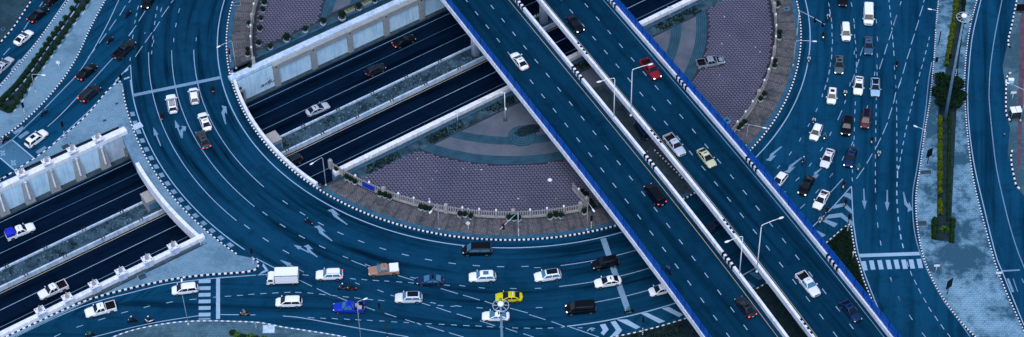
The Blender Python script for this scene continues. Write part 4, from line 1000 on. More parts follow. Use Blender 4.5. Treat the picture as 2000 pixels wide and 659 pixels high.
# boulevard
DN = lambda a: (a, 1)
V('van', 'white', 1696, 30, .02, 1, 'white van at the top of the boulevard')
V('mpv', 'white', 1652, 63, .06, 1, 'white minivan below and left of the white van on the boulevard')
V('sedan', 'steelblue', 1696.5, 89, 0, 1, 'blue grey sedan directly below the white van on the boulevard')
V('sedan', 'greengrey', 1639, 126, -.03, 1, 'greenish grey sedan with a dark sunroof on the boulevard', ext=('sunroof',), head=True)
V('sedan', 'black', 1646, -5, 0, 1, 'black car cut by the top edge of the boulevard')
V('hatch', 'white', 1625, 187, -.12, 1, 'white hatchback with a black sunroof on the boulevard', ext=('sunroof',))
V('sedan', 'white', 1677, 167, -.10, 1, 'white sedan beside a silver blue car on the boulevard')
V('sedan', 'skyblue', 1709.5, 170, 0, 1, 'silver blue car with black glass roof right of a white sedan', ext=('blackroof',))
V('suv', 'black', 1654, 246, -.16, 1, 'black suv with lit headlights on the boulevard, left of a maroon minivan', head=True)
V('mpv', 'maroon', 1691, 233, -.14, 1, 'maroon minivan with a black roof on the boulevard', ext=('blackroof',))
V('hatch', 'white', 1594, 258, -.40, 1, 'white hatchback on the boulevard, nearest the brick footway')
V('sedan', 'pearl', 1616, 309, -.42, 1, 'white sedan left of a dark blue sedan on the boulevard')
V('sedan', 'navy', 1661, 307, -.30, 1, 'dark blue sedan with lit headlights right of a white sedan', head=True)
V('hatch', 'white', 1522, 352, -.85, 1, 'white hatchback partly behind the blue flyover screen')
V('sedan', 'black', 1575, 362, -.55, 1, 'black sedan with lit headlights near the flyover screen', head=True)
V('sedan', 'white', 1604, 390, -.58, 1, 'white sedan with a dark rear spoiler beside the painted chevrons', ext=('spoiler',))
# box truck
def box_truck(cx, cy, dx, dy, label):
    c = W(cx, cy, 1.2); e = W(cx+dx*20, cy+dy*20, 1.2); d = e-c; c.z = 0
    t = thing('box_truck', label, 'truck', c, math.atan2(d.y, d.x), 'vehicles in the traffic')
    b = MB(); b.loft([rrect(1.35, 2.75, .92, .45, .12), rrect(1.35, 2.75, .92, 1.15, .12), rrect(1.35, 2.45, .86, 1.75, .15), rrect(1.4, 2.2, .75, 1.98, .15)]); ob('cab', b.data('cab'), PAINT['white'], t)
    b = MB(); b.hexa([(2.72, -.78, 1.2), (2.76, .78, 1.2), (2.72, .78, 1.16), (2.70, -.78, 1.16)], [(2.50, -.7, 1.72), (2.50, .7, 1.72), (2.44, .7, 1.70), (2.44, -.7, 1.70)]); ob('windscreen', b.data('windscreen'), M['glass_dark'], t)
    for s in (1, -1):
        b = MB(); b.box((2.0, s*.90, 1.42), (.75, .05, .48)); ob('side_window', b.data('side_window'), M['glass_dark'], t)
        b = MB(); b.box((2.62, s*1.05, 1.35), (.1, .16, .3)); ob('mirror', b.data('mirror'), M['black'], t)
        b = MB(); b.ball((2.70, s*.66, .78), (.1, .16, .1), 8, 4); ob('headlight', b.data('headlight'), M['lamp_clear'], t)
        for x in (1.9, -1.7):
            b = MB(); b.tube([(x, s*.72, .38), (x, s*.98, .38)], .38, 14); w_ = ob('wheel', b.data('wheel'), M['rubber'], t)
            b = MB(); b.tube([(x, s*.97, .38), (x, s*.99, .38)], .2, 10); ob('rim', b.data('rim'), M['chrome'], w_)
    b = MB(); b.box((-.75, 0, .62), (4.0, 1.5, .2)); ob('chassis', b.data('chassis'), M['black'], t)
    b = MB(); b.box((-.72, 0, 1.72), (3.95, 1.98, 2.0)); ob('cargo_box', b.data('cargo_box'), PAINT['white'], t)
    b = MB()
    for x in (-2.71, 1.26):
        for y in (-.98, .98): b.box((x, y, 1.72), (.07, .07, 2.04))
    for y in (-1.0, 1.0): b.box((-.72, y, 2.72), (3.95, .07, .07)); b.box((-.72, y, .74), (3.95, .07, .07))
    ob('box_trim', b.data('box_trim'), M['chrome'], t)
box_truck(552, 542, -1, .03, 'white box truck at the tip of the lower left island')

# ---------------------------------------------------------------- motorcycles and riders
def skin_mesh(name, verts, edges, radii, sub=1):
    me = bpy.data.meshes.new(name); me.from_pydata(verts, edges, []); o = bpy.data.objects.new(name, me); COL.objects.link(o)
    o.modifiers.new('s', 'SKIN'); 
    for i, r in enumerate(radii):
        sv = me.skin_vertices[0].data[i]; sv.radius = (r, r); sv.use_root = (i == 0)
    o.modifiers.new('d', 'SUBSURF').levels = sub
    dg = bpy.context.evaluated_depsgraph_get(); d = bpy.data.meshes.new_from_object(o.evaluated_get(dg)); bpy.data.objects.remove(o); d.name = name
    d.materials.clear()
    return d
RV = [(-.18, 0, .80), (-.14, 0, 1.02), (-.05, 0, 1.25), (.0, 0, 1.38), (.03, 0, 1.47), (.06, 0, 1.60),      # pelvis, waist, chest, neck, head
      (.0, .19, 1.30), (.14, .27, 1.10), (.38, .26, 1.03), (.0, -.19, 1.30), (.14, -.27, 1.10), (.38, -.26, 1.03),   # arms
      (-.10, .12, .78), (.24, .19, .72), (.16, .17, .34), (.28, .17, .27), (-.10, -.12, .78), (.24, -.19, .72), (.16, -.17, .34), (.28, -.17, .27), (.46, .25, 1.02), (.46, -.25, 1.02)]
RE = [(0, 1), (1, 2), (2, 3), (3, 4), (4, 5), (3, 6), (6, 7), (7, 8), (8, 20), (3, 9), (9, 10), (10, 11), (11, 21), (0, 12), (12, 13), (13, 14), (14, 15), (0, 16), (16, 17), (17, 18), (18, 19)]
RR = [.15, .15, .17, .10, .06, .10, .075, .055, .042, .075, .055, .042, .10, .08, .055, .045, .10, .08, .055, .045, .035, .035]
rider_data = skin_mesh('rider_body', RV, RE, RR, 1)
for _ in range(3): rider_data.materials.append(None)
for p in rider_data.polygons:
    z, x = p.center.z, p.center.x
    p.material_index = 1 if z < .84 else 0
    if z > 1.47 or (x > .34 and z > .95): p.material_index = 2
    p.use_smooth = True
mat('skin', (.22, .13, .09), .6); mat('trousers', (.015, .018, .028), .8)
for nm, c in dict(dark=(.012, .014, .02), white=(.62, .66, .72), green=(.02, .20, .14), blue=(.03, .10, .30), tan=(.32, .27, .22), grey=(.14, .18, .22), teal=(.04, .22, .26), red=(.25, .02, .03)).items(): mat('shirt_'+nm, c, .85)
def moto_parts():
    P = []
    b = MB(); R8 = lambda x, w, z0, z1: [Vector((x, w*math.cos(t*math.pi/4), (z0+z1)/2+(z1-z0)/2*math.sin(t*math.pi/4))) for t in range(8)]
    b.loft([R8(-.78, .05, .66, .74), R8(-.6, .13, .48, .76), R8(-.3, .15, .36, .74), R8(0, .14, .26, .48), R8(.22, .15, .26, .44), R8(.38, .16, .30, .70), R8(.50, .12, .45, .98), R8(.58, .05, .70, 1.0)]); P.append(('fairing', b.data('fairing', (), True), 'P', None))
    b = MB(); b.loft([R8(-.75, .08, .72, .80), R8(-.5, .15, .70, .82), R8(-.1, .13, .68, .78), R8(.02, .06, .66, .72)]); P.append(('seat', b.data('seat', (), True), 'B', None))
    for x in (-.60, .64):
        b = MB(); b.tube([(x, -.05, .28), (x, -.03, .28), (x, .03, .28), (x, .05, .28)], [.23, .28, .28, .23], 14); P.append(('wheel', b.data('wheel'), 'R', None))
    b = MB(); b.tube([(.64, .07, .28), (.50, .05, .95)], .03, 6); b.tube([(.64, -.07, .28), (.50, -.05, .95)], .03, 6); P.append(('fork', b.data('fork'), 'C', None))
    b = MB(); b.tube([(.40, -.33, 1.0), (.48, -.14, 1.05), (.48, .14, 1.05), (.40, .33, 1.0)], .022, 6); P.append(('handlebar', b.data('handlebar'), 'B', None))
    b = MB(); b.ball((.60, 0, .88), (.07, .10, .08), 8, 5); P.append(('headlight', b.data('headlight', (), True), 'H', None))
    b = MB(); b.ball((-.80, 0, .70), (.05, .10, .05), 8, 5); P.append(('tail_light', b.data('tail_light', (), True), 'T', None))
    return P
MOTO = moto_parts(); b = MB(); b.ball((.065, 0, 1.62), (.150, .135, .155), 12, 8); HELM = b.data('helmet', (), True); b = MB(); b.loft([[Vector((.205+dx_, .095*math.cos(t), 1.60+.055*math.sin(t))) for t in [i*math.pi/4 for i in range(8)]] for dx_ in (-.03, .012)]); VISOR = b.data('visor')
def moto(cx, cy, dx, dy, where, shirt='dark', helmet='dark', body='black', z=0.0, head=False, tail=False, box=False):
    c = W(cx, cy, z+.85); e = W(cx+dx*20, cy+dy*20, z+.85); d = e-c; rz = math.atan2(d.y, d.x); c.z = z
    t = thing('motorcycle', 'motorcycle '+where, 'motorcycle', c, rz, 'motorcycles in the traffic')
    mm = dict(P=PAINT[body], B=M['black'], R=M['rubber'], C=M['chrome'], H=M['head_lit'] if head else M['lamp_clear'], T=M['tail_lit'] if tail else M['tail_red'])
    for nm, dt, k, _ in MOTO: ob(nm, dt, mm[k], t)
    if box:
        b = MB(); b.box((-.72, 0, 1.02), (.46, .5, .46)); ob('delivery_box', b.data('delivery_box'), M['shirt_green'], t)
    rl = 'rider in %s, %s helmet, motorcycle %s' % (shirt, helmet, where)
    if len(rl.split()) > 16: rl = 'rider on motorcycle '+where
    r = thing('person', rl, 'person', c, rz, 'motorcycle riders')
    body_ = ob('body', rider_data, None, r)
    for i, m in enumerate((M['shirt_'+shirt], M['trousers'], M['skin'])): body_.material_slots[i].link = 'OBJECT'; body_.material_slots[i].material = m
    h = ob('helmet', HELM, M['shirt_'+helmet], r); ob('visor', VISOR, M['glass_dark'], h)
moto(250, 26, 1, -.9, 'high on the approach road, right of the top hedges')
moto(215, 77, 1, -.9, 'with red tail light left of the black pickup', tail=True)
moto(10, 271, 1, -.7, 'with red tail light at the left edge by the bike box', tail=True)
moto(85, 218, 1, -.8, 'in the lane beside the hedge island kerb', 'blue', 'dark', 'navy')
moto(415, 172, -.15, -1, 'on the inner lane of the curve near the stop line', tail=True)
moto(315, 226, -.2, -1, 'on the lane line left of the roof rack suv', 'dark', 'dark', tail=True)
moto(602, 432, -1, -.5, 'alone on the wide curve above the painted arrows', 'dark', 'teal', 'navy', tail=True)
moto(258, 624, -1, .1, 'left of another one on the bottom left road', 'dark', 'white')
moto(291, 624, -1, .1, 'right of another one on the bottom left road, below the zebra bars', 'dark', 'white', 'white')
moto(175, 652, -1, .2, 'with green top at the bottom edge, left', 'green', 'dark')
moto(477, 611, -1, .0, 'right of the bottom zebra bars', 'tan', 'grey', 'orange')
moto(686, 562, -1, .02, 'following another one above the blue pickup', 'dark', 'dark', 'maroon', tail=True)
moto(670, 560, -1, .02, 'right behind the white suv with rails, above the blue pickup', 'dark', 'white', 'greengrey')
moto(1229, 605, -1, .2, 'at the foot of the stop line left of the flyover', 'green', 'green', 'black')
moto(1426, 513, -1, .5, 'seen in the gap between the flyovers behind the striped parapet', 'teal', 'teal')
moto(1306, 525, -.78, -1, 'alone on the left flyover', 'blue', 'dark', 'navy', ZD)
moto(1618.6, 32, -.5, 1, 'under the traffic light arm at the top of the boulevard', 'white', 'dark')
moto(1608, 69, 0, 1, 'left of the white minivan at the top of the boulevard', 'dark', 'dark', head=True)
moto(1580, 115, -.1, 1, 'on the edge line beside the curved kerb of the boulevard', 'white', 'dark', 'white')
moto(1751.5, 125, -.05, 1, 'alone between dashed lines right of the boulevard cars')
moto(1651, 181, -.05, 1, 'between the two white cars with a sunroof gap on the boulevard', 'white', 'dark', head=True)
moto(1590, 235, -.3, 1, 'above the white hatchback nearest the footway', 'white', 'dark')
moto(1611, 266, -.2, 1, 'right of the white hatchback nearest the footway', 'teal', 'grey', head=True)
moto(1569.6, 312, -.4, 1, 'by the curved arrow left of the white sedan', 'blue', 'white')
moto(1703, 273.5, -.2, 1, 'below the maroon minivan', 'dark', 'dark', 'white')
moto(1717, 299, -.2, 1, 'below the dashed lane right of the maroon minivan', 'white', 'dark', 'white')
moto(1677, 326, -.3, 1, 'below the dark blue sedan on the boulevard', 'teal', 'teal', 'white')
moto(1648, 361, -.35, 1, 'above the tip of the painted chevrons', 'dark', 'dark', 'white')
moto(1615, 411, -.5, 1, 'behind another one on the line of the chevrons', 'dark', 'dark')
moto(1603, 429, -.55, 1, 'ahead of another one on the line of the chevrons', 'white', 'grey', 'white')
moto(1652, 395, -.6, 1, 'standing on the painted chevrons', 'dark', 'dark')
# ================================================================ STREET FURNITURE
def tubeobj(name, pts, r, m, parent, k=8):
    b = MB(); b.tube(pts, r, k); return ob(name, b.data(name, (), True), M[m], parent)
def post_top(base_px, top_px, z0):
    """height of a vertical post from the pixel of its foot and of its top"""
    a = W(*base_px, z0); lo, hi = 0.0, 60.0
    for _ in range(40):
        m_ = (lo+hi)/2
        if PXY(a.x, a.y, z0+m_)[1] > top_px[1]: lo = m_
        else: hi = m_
    return a, lo
def street_lamp(base, top, head, label, z0=.13, thick=.085, m='steel', group='street lamps', hs=1.0):
    a, h = post_top(base, top, z0)
    p = W(*head, z0+h-.1); d = p-a; d.z = 0; L = d.length; rz = math.atan2(d.y, d.x)
    t = thing('street_lamp', label, 'street lamp', a, rz, group)
    b = MB(); b.lathe((0, 0, 0), [(.2, 0), (.2, .12), (.13, .3), (thick, .35)], 10); ob('base', b.data('base'), M[m], t)
    tubeobj('pole', [(0, 0, .2), (0, 0, h*.5), (0, 0, h-.5), (.08, 0, h-.18), (.3, 0, h-.03)], [thick, thick*.85, thick*.7, thick*.65, thick*.6], m, t)
    tubeobj('arm', [(.28, 0, h-.03), (L*.6, 0, h+.05), (L-.25, 0, h-.02)], thick*.55, m, t)
    b = MB(); b.loft([[Vector((x, w*math.cos(q*math.pi/4), h-.03+hh*math.sin(q*math.pi/4))) for q in range(8)] for x, w, hh in ((L-.35, .05, .05), (L-.1, .15*hs, .09), (L+.3*hs, .17*hs, .10), (L+.5*hs, .08, .05))]); ob('lamp_head', b.data('lamp_head', (), True), M['lamp_white'], t)
    return t
SL = street_lamp
SL((70, 179), (63.5, 145), (84, 147.5), 'slim grey street lamp on the hedge island, top left')
SL((461.5, 134), (449, 79), (428, 91.5), 'street lamp on the brick footway reaching over the curve at its stop line')
SL((636.7, 362), (631, 307), (610, 320), 'street lamp on the footway corner beside the right mouth of the underpass')
SL((858, 448), (853, 396), (841.6, 414), 'street lamp on the lower footway with its head above potted shrubs')
SL((1147, 449), (1147.5, 394.6), (1158.6, 411), 'street lamp on the footway beside the flyover and the gate post')
SL((1549, 128), (1556, 79.5), (1590, 81.5), 'street lamp on the right footway reaching over the boulevard edge line')
SL((1457, 285), (1460, 243), (1492, 250.5), 'street lamp at the foot of the right footway near the flyover screen')
SL((1827, 60), (1830, 22), (1817, 19), 'street lamp at the top of the planted island kerb')
SL((1803, 292), (1810, 256), (1789, 248), 'street lamp in the middle of the planted island kerb reaching over the boulevard')
SL((706, 672), (712, 590), (712.5, 585), 'street lamp at the bottom edge beside the blue pickup', thick=.07)
SL((368, 634), (356, 575), (355, 549), 'thin street lamp at the bottom left beside the white minivan', thick=.06)
SL((1993, 236), (1994, 178), (1968, 163), 'street lamp on the shop pavement at the right edge', .06)
for bs, tp, hd, lab in (((1232, 226), (1234.5, 136), (1269, 127), 'tall white street lamp between the flyovers reaching over the red pickup'), ((1199, 232), (1202, 152), (1172, 160), 'tall white street lamp on the left flyover parapet, upper pair'),
                        ((1478, 531), (1490, 440), (1524, 427), 'tall white street lamp on the right flyover parapet, lower pair'), ((1444, 538), (1453, 461), (1422, 472), 'tall white street lamp on the left flyover parapet, lower pair')):
    SL(bs, tp, hd, lab, ZD+.6, .10, 'lamp_white', hs=1.25)
def high_mast(base, top, label, h=None):
    a, hh = post_top(base, top, .13); h = h or hh
    t = thing('high_mast_light', label, 'lamp mast', a, 0, 'high mast lights')
    tubeobj('mast', [(0, 0, 0), (0, 0, h*.5), (0, 0, h)], [.30, .24, .17], 'concrete', t, 12)
    b = MB(); b.lathe((0, 0, h+.1), [(.25, 0), (.5, .1), (.5, .4), (.25, .6)], 14); ob('hood', b.data('hood', (), True), M['lamp_white'], t)
    b = MB(); K = [Vector((1.25*math.cos(i*math.pi/8), 1.25*math.sin(i*math.pi/8), h)) for i in range(17)]; b.tube(K, .06, 6, False); ob('ring', b.data('ring'), M['steel'], t)
    for i in range(8):
        a_ = i*math.pi/4; c, s = math.cos(a_), math.sin(a_)
        tubeobj('strut', [(.3*c, .3*s, h+.1), (1.25*c, 1.25*s, h)], .045, 'steel', t, 5)
        b = MB(); b.box((1.3*c, 1.3*s, h-.12), (.36, .42, .2), a_); ob('floodlight', b.data('floodlight'), M['dark_metal'], t)
    return t
high_mast((1845, 236), (1882, 34), 'tall grey lamp mast rising from the trees on the planted island')
high_mast((984.5, 780), (984, 597), 'tall lamp mast at the bottom in front of the white sedan and yellow taxi')
def signal_head(parent, loc, rz=0.0, lit=None, n=3):
    b = MB(); b.box((0, 0, 0), (.22, .42, 1.15)); h = ob('signal_head', b.data('signal_head'), M['black'], parent, loc, rz)
    for i in range(n):
        b = MB(); b.tube([(.10, 0, .36-i*.36), (.16, 0, .36-i*.36)], .13, 10); ob('lens', b.data('lens'), M['signal_red'] if (lit == i) else M['dark_metal'], h)
def traffic_light(base, top, label, lit=None, z0=.13, arm=None, banded=True, rz=-1.57, pole='dark_metal', heads=None):
    a, h = post_top(base, top, z0)
    t = thing('traffic_light', label, 'traffic light', a, 0, 'traffic lights')
    tubeobj('pole', [(0, 0, 0), (0, 0, h)], .075, pole, t)
    if banded:
        for i in range(4):
            b = MB(); b.tube([(0, 0, .2+i*.5), (0, 0, .45+i*.5)], .10, 10); ob('band', b.data('band'), M['white_clean'], t)
    if arm:
        e = W(*arm, z0+h)-a; e.z = h
        tubeobj('arm', [(0, 0, h), (e.x*.5, e.y*.5, h+.12), (e.x, e.y, h)], .06, pole, t)
        for f_ in (heads or (.9,)): signal_head(t, (e.x*f_, e.y*f_, h-.25), rz, lit)
    else: signal_head(t, (0, 0, h-.35), rz, lit)
    return t
TL = traffic_light
TL((241, 178), (236, 148), 'traffic light at the top tip of the triangular island', 0, rz=2.4)
TL((128, 271), (121, 240), 'dark traffic light on the kerb of the triangular island beside the white suv', rz=2.4)
TL((49, 224), (42, 203), 'traffic light at the foot of the hedge island', rz=2.4)
TL((451, 122), (449, 98), 'traffic light with a red lens on the upper brick footway', 0, rz=3.1)
TL((495, 516), (493, 488), 'traffic light with banded post at the lower tip of the triangular island', rz=-.6)
TL((1013, 462), (1011, 415), 'traffic light with long arm and red sign on the lower footway', None, arm=(976, 449), heads=(.8,), pole='steel')
TL((1155, 447), (1157, 424), 'traffic light beside the gate post and the flyover', rz=-.8)
TL((1556, 70), (1559, 21), 'traffic light with two heads on a long arm at the top of the boulevard', None, arm=(1611, 48), heads=(.62, .93), pole='steel', rz=1.9)
TL((1866, 150), (1856, 104), 'traffic light with two heads on an arm beside the trees of the planted island', None, arm=(1822, 117), heads=(.35, .85), rz=1.6)
TL((758, 672), (757, 637), 'traffic light with a tall slanted arm at the bottom edge', None, arm=(738, 590), heads=(.88,), rz=.4)
TL((1655, 452), (1655, 421), 'traffic light with banded post at the point of the grass island', rz=1.8)
TL((1255, 655), (1255, 622), 'traffic light on the kerb of the grass island below the chevrons', rz=.3)
tl_ = [o for o in COL.objects if o.get('label') == 'traffic light with long arm and red sign on the lower footway'][0]
b = MB(); e = W(988, 438, 3); b.box((0, 0, 0), (.75, .06, .5)); o = ob('red_sign', b.data('red_sign'), M['shirt_red'], tl_, W(984, 438, tl_.location.z+5.2)-tl_.location, .4)
# sign boards
def sign_board(base, top, w, h, label, back='black', z0=.13, rz=0.0):
    a, hh = post_top(base, top, z0); t = thing('sign_board', label, 'sign', a, rz)
    tubeobj('pole', [(0, 0, 0), (0, 0, hh)], .07, 'dark_metal', t)
    b = MB(); b.box((0, -.07, hh-h/2), (w, .06, h)); ob('panel', b.data('panel'), M[back], t)
    for i in (-1, 1):
        b = MB(); b.box((0, .0, hh-h/2+i*h*.3), (w*.9, .06, .06)); ob('rail', b.data('rail'), M['steel'], t)
    b = MB(); b.box((0, 0, .06), (.5, .5, .12)); ob('foot', b.data('foot'), M['concrete'], t)
sign_board((1811, 322), (1816, 291), 1.2, 2.0, 'black sign board on the pale half of the planted island beside the boulevard', rz=.5)
sign_board((1849.6, 576), (1855, 546), 1.3, 2.2, 'black sign board at the lower end of the planted island', rz=.6)
sign_board((1832, 90), (1840, 62), .5, 2.6, 'narrow black sign on the top part of the planted island', rz=1.0)
sign_board((1992, 28), (1994, 8), 1.8, 1.7, 'black double board in the top right corner on the shop pavement', z0=.06)
def round_sign(base, top, label, col='lamp_white', r=.38, z0=.13, tee=False):
    a, hh = post_top(base, top, z0); t = thing('road_sign', label, 'road sign', a, 0)
    tubeobj('pole', [(0, 0, 0), (0, 0, hh)], .05, 'lamp_white', t)
    b = MB()
    if tee: b.box((0, -.05, hh-.25), (1.0, .05, .5))
    else: b.tube([(0, -.05, hh-r), (0, -.09, hh-r)], r, 14)
    ob('plate', b.data('plate'), M[col], t)
round_sign((915, 454), (914.6, 433), 'round white road sign on the lower brick footway')
round_sign((894, 240), (895, 217), 'white sign post with crossbar at the gutter of the plaza, left of the flyover', tee=True)
round_sign((946, 207), (947, 191), 'round pale sign beside the gutter just left of the flyover')
round_sign((724, 315), (723.5, 303), 'round pale sign beside the underpass parapet at the plaza corner', r=.35)
round_sign((1308, 37), (1311, 13), 'white sign post beside the gutter right of the flyover', tee=True)
round_sign((501, 645), (500, 632), 'small grey post sign on the bottom kerb', 'concrete', .25)
round_sign((1827, 534), (1830, 517), 'white T shaped sign at the lower end of the planted island', tee=True)
round_sign((1948, 546), (1951, 531), 'white T shaped sign on the right kerb of the planted island', tee=True)
round_sign((117, 138), (118, 119), 'white road sign on the paving right of the hedges', r=.4)
round_sign((1976, 198), (1981, 179), 'white arrow shaped sign on the shop pavement', tee=True, z0=.06)
round_sign((1665, 506), (1668, 491), 'small white post sign at the edge of the grass island', r=.2)
round_sign((1835, 88), (1836, 80), 'small grey utility post on the planted island', 'concrete', .2)
pl = thing('plaza_post', 'white post with small lamp standing on the brown plaza floor', 'lamp post', W(987, 235, .13))
tubeobj('pole', [(0, 0, 0), (0, 0, 7.2)], .07, 'lamp_white', pl); tubeobj('arm', [(0, 0, 7.1), (-.45, -.1, 7.25)], .04, 'lamp_white', pl)
b = MB(); b.ball((-.55, -.12, 7.2), (.2, .12, .1), 8, 5); ob('lamp_head', b.data('lamp_head'), M['lamp_white'], pl)
b = MB(); b.box((0, 0, .12), (.7, .7, .24)); ob('foot', b.data('foot'), M['concrete_dark'], pl)
b = MB(); b.box((.12, -.1, 3.0), (.3, .2, .5)); ob('junction_box', b.data('junction_box'), M['lamp_white'], pl)
# street food cart, crate on the shop pavement
ct = thing('food_cart', 'white roofed food cart on the shop pavement at the right edge', 'cart', W(1982.5, 229, .06), .1, None)
for x in (-.5, .5):
    b = MB(); b.box((x, .2, 1.75), (.92, 1.5, .06)); ob('roof_panel', b.data('roof_panel'), M['lamp_white'], ct)
for x, y in ((-.9, -.5), (.9, -.5), (.9, .9), (-.9, .9)): tubeobj('post', [(x, y, .3), (x, y, 1.72)], .03, 'steel', ct, 6)
b = MB(); b.box((0, .2, .65), (1.9, 1.4, .5)); ob('counter', b.data('counter'), M['dark_metal'], ct)
for x in (-.85, .85):
    b = MB(); b.tube([(x-.05, -.45, .33), (x+.05, -.45, .33)], .33, 14); ob('wheel', b.data('wheel'), M['rubber'], ct)
cr = thing('storage_box', 'white storage box on the shop pavement behind the striped kerb', 'box', W(1974, 161, .06), -.1)
b = MB(); b.box((0, 0, .35), (.95, .6, .7)); ob('box_body', b.data('box_body'), M['white_wall'], cr)
b = MB(); b.box((0, 0, .74), (1.02, .67, .08)); ob('lid', b.data('lid'), M['lamp_white'], cr)
bl = thing('bollard', 'small dark bollard on the shop driveway at the right', 'bollard', W(1961, 266, .06)); tubeobj('post', [(0, 0, 0), (0, 0, .8)], .11, 'dark_metal', bl); b = MB(); b.tube([(0, 0, .55), (0, 0, .68)], .125, 10); ob('band', b.data('band'), M['white_clean'], bl)
# covers and hatches in the paving
def hatch(px_, w, h, rz, label, z=.136, m='concrete_dark'):
    t = thing('drain_cover', label, 'drain cover', W(*px_, z), rz)
    b = MB(); b.box((0, 0, .012), (w, h, .02)); ob('plate', b.data('plate'), M[m], t)
    b = MB()
    for s in (-1, 1): b.box((s*(w/2+.05), 0, .014), (.1, h+.2, .03)); b.box((0, s*(h/2+.05), .014), (w, .1, .03))
    ob('frame', b.data('frame'), M['concrete'], t)
hatch((278, 541), 1.3, 1.2, .5, 'dark square cover in the lower island paving beside the pedestals'); hatch((128, 287), 1.3, 1.0, .6, 'dark square cover between two far pedestals and the zebra bars'); hatch((204.5, 236), .6, .5, .3, 'small dark cover in the middle of the triangular island'); hatch((228, 203), .5, .5, .3, 'small dark cover near the tip of the triangular island')
hatch((1808, 337), 1.9, .9, 0, 'dark cover at the pale edge of the planted island, upper one'); hatch((1801, 437), 1.5, 1.1, 0, 'dark cover at the pale edge of the planted island, lower one'); hatch((463, 8), 1.2, .8, .1, 'dark cover on the top of the left brick footway'); hatch((1536, 18), .8, .6, .1, 'blue cover on the top of the right brick footway', .14, 'band_blue'); hatch((525, 643), 1.9, 1.6, .0, 'pale square slab on the bottom verge paving', .136, 'white_wall')
for i, (x, y, lab) in enumerate(((1074, 352, 'flat pale disc on the purple plaza left of the fence gate'), (1420, 236, 'round ringed cover in the purple plaza beside the flyover screen'), (6, 57, 'ring shaped cover on the dark verge in the top left corner'))):
    t = thing('round_cover', lab, 'drain cover', W(x, y, .165 if i < 2 else .132))
    b = MB(); b.lathe((0, 0, 0), [(.42 if i != 1 else .75, 0), (.42 if i != 1 else .75, .04), (.1, .05)], 16); ob('disc', b.data('disc'), M['concrete_blue'] if i else M['white_wall'], t)
    b = MB(); b.lathe((0, 0, .045), [(.3, 0), (.3, .02), (.1, .03)], 16); ob('centre', b.data('centre'), M['dirt'] if i else M['lamp_white'], t)

# ---------------------------------------------------------------- stone balustrades round the plaza
def balustrade(label, pts, posts, gate=None):
    th = thing('balustrade', label, 'fence')
    P = resample(pts, .42)
    L = offset_path(P, .14); R_ = offset_path(P, -.14); pr = []
    rails = MB(); rails.loft([[Vector((l.x, l.y, .12)), Vector((r.x, r.y, .12)), Vector((r.x, r.y, .55)), Vector((l.x, l.y, .55))] for l, r in zip(L, R_)]); rails.build('plinth', M['tan_light'], th)
    rails = MB(); rails.loft([[Vector((l.x*.65+r.x*.35, l.y*.65+r.y*.35, 1.62)), Vector((r.x*.65+l.x*.35, r.y*.65+l.y*.35, 1.62)), Vector((r.x*.65+l.x*.35, r.y*.65+l.y*.35, 1.70)), Vector((l.x*.65+r.x*.35, l.y*.65+r.y*.35, 1.70))] for l, r in zip(L, R_)]); rails.build('handrail', M['tan_light'], th)
    b = MB()
    for i, p in enumerate(P):
        d = P[min(i+1, len(P)-1)]-P[max(i-1, 0)]; b.box((p.x, p.y, 1.2), (.20, .13, 1.36), math.atan2(d.y, d.x), .8)
    o = b.build('balusters', M['tan_light'], th); o['kind'] = 'stuff'
    n = max(2, int((pts[-1]-pts[0]).length/posts)); k = len(P)-1
    step = max(1, int(posts/.42))
    for j, i in enumerate(range(0, len(P), step)):
        p = P[i]; d = P[min(i+1, k)]-P[max(i-1, 0)]; rz = math.atan2(d.y, d.x); big_ = j % 4 == 0
        b = MB(); b.box((p.x, p.y, 1.17 if big_ else 1.07), (.6 if big_ else .36, .6 if big_ else .36, 2.1 if big_ else 1.9), rz); q = b.build('post', M['tan_light'], th)
        b = MB(); b.lathe((p.x, p.y, 2.22 if big_ else 2.02), [(.3 if big_ else .18, 0), (.3 if big_ else .18, .08), (.12, .16), (.15, .28), (.04, .4)], 10); b.build('finial', M['lamp_white'] if not big_ else M['tan_light'], q)
    return th
balustrade('stone balustrade between the lower brick footway and the purple plaza', arc(48.9, -132.5, -76.5, 0, 1), 3.2)
balustrade('short stone gate rail turning in from the lower balustrade beside the flyover', [W(1146, 402, .1), W(1119, 371, .1)], 2.6)
balustrade('stone balustrade between the right brick footway and the purple plaza', arc(49.2, -40, 12, 0, 1), 3.2)
balustrade('stone balustrade between the left brick footway and the upper plaza', arc(49.2, -168.5, -189, 0, 1), 3.2)
_b = W(721.5, 362, 1.15); BA = math.degrees(math.atan2(_b.y, _b.x))
bn = thing('banner', 'bright blue banner hung on the lower stone balustrade', 'banner', PO(49.2, BA, .0), rad(BA+90)); b = MB(); b.box((0, 0, 1.15), (2.5, .05, 1.2)); ob('cloth', b.data('cloth'), PAINT['blue'], bn)
for x in (-1.0, 1.0): tubeobj('tie', [(x, 0, .5), (x, .06, 1.8)], .02, 'steel', bn, 5)

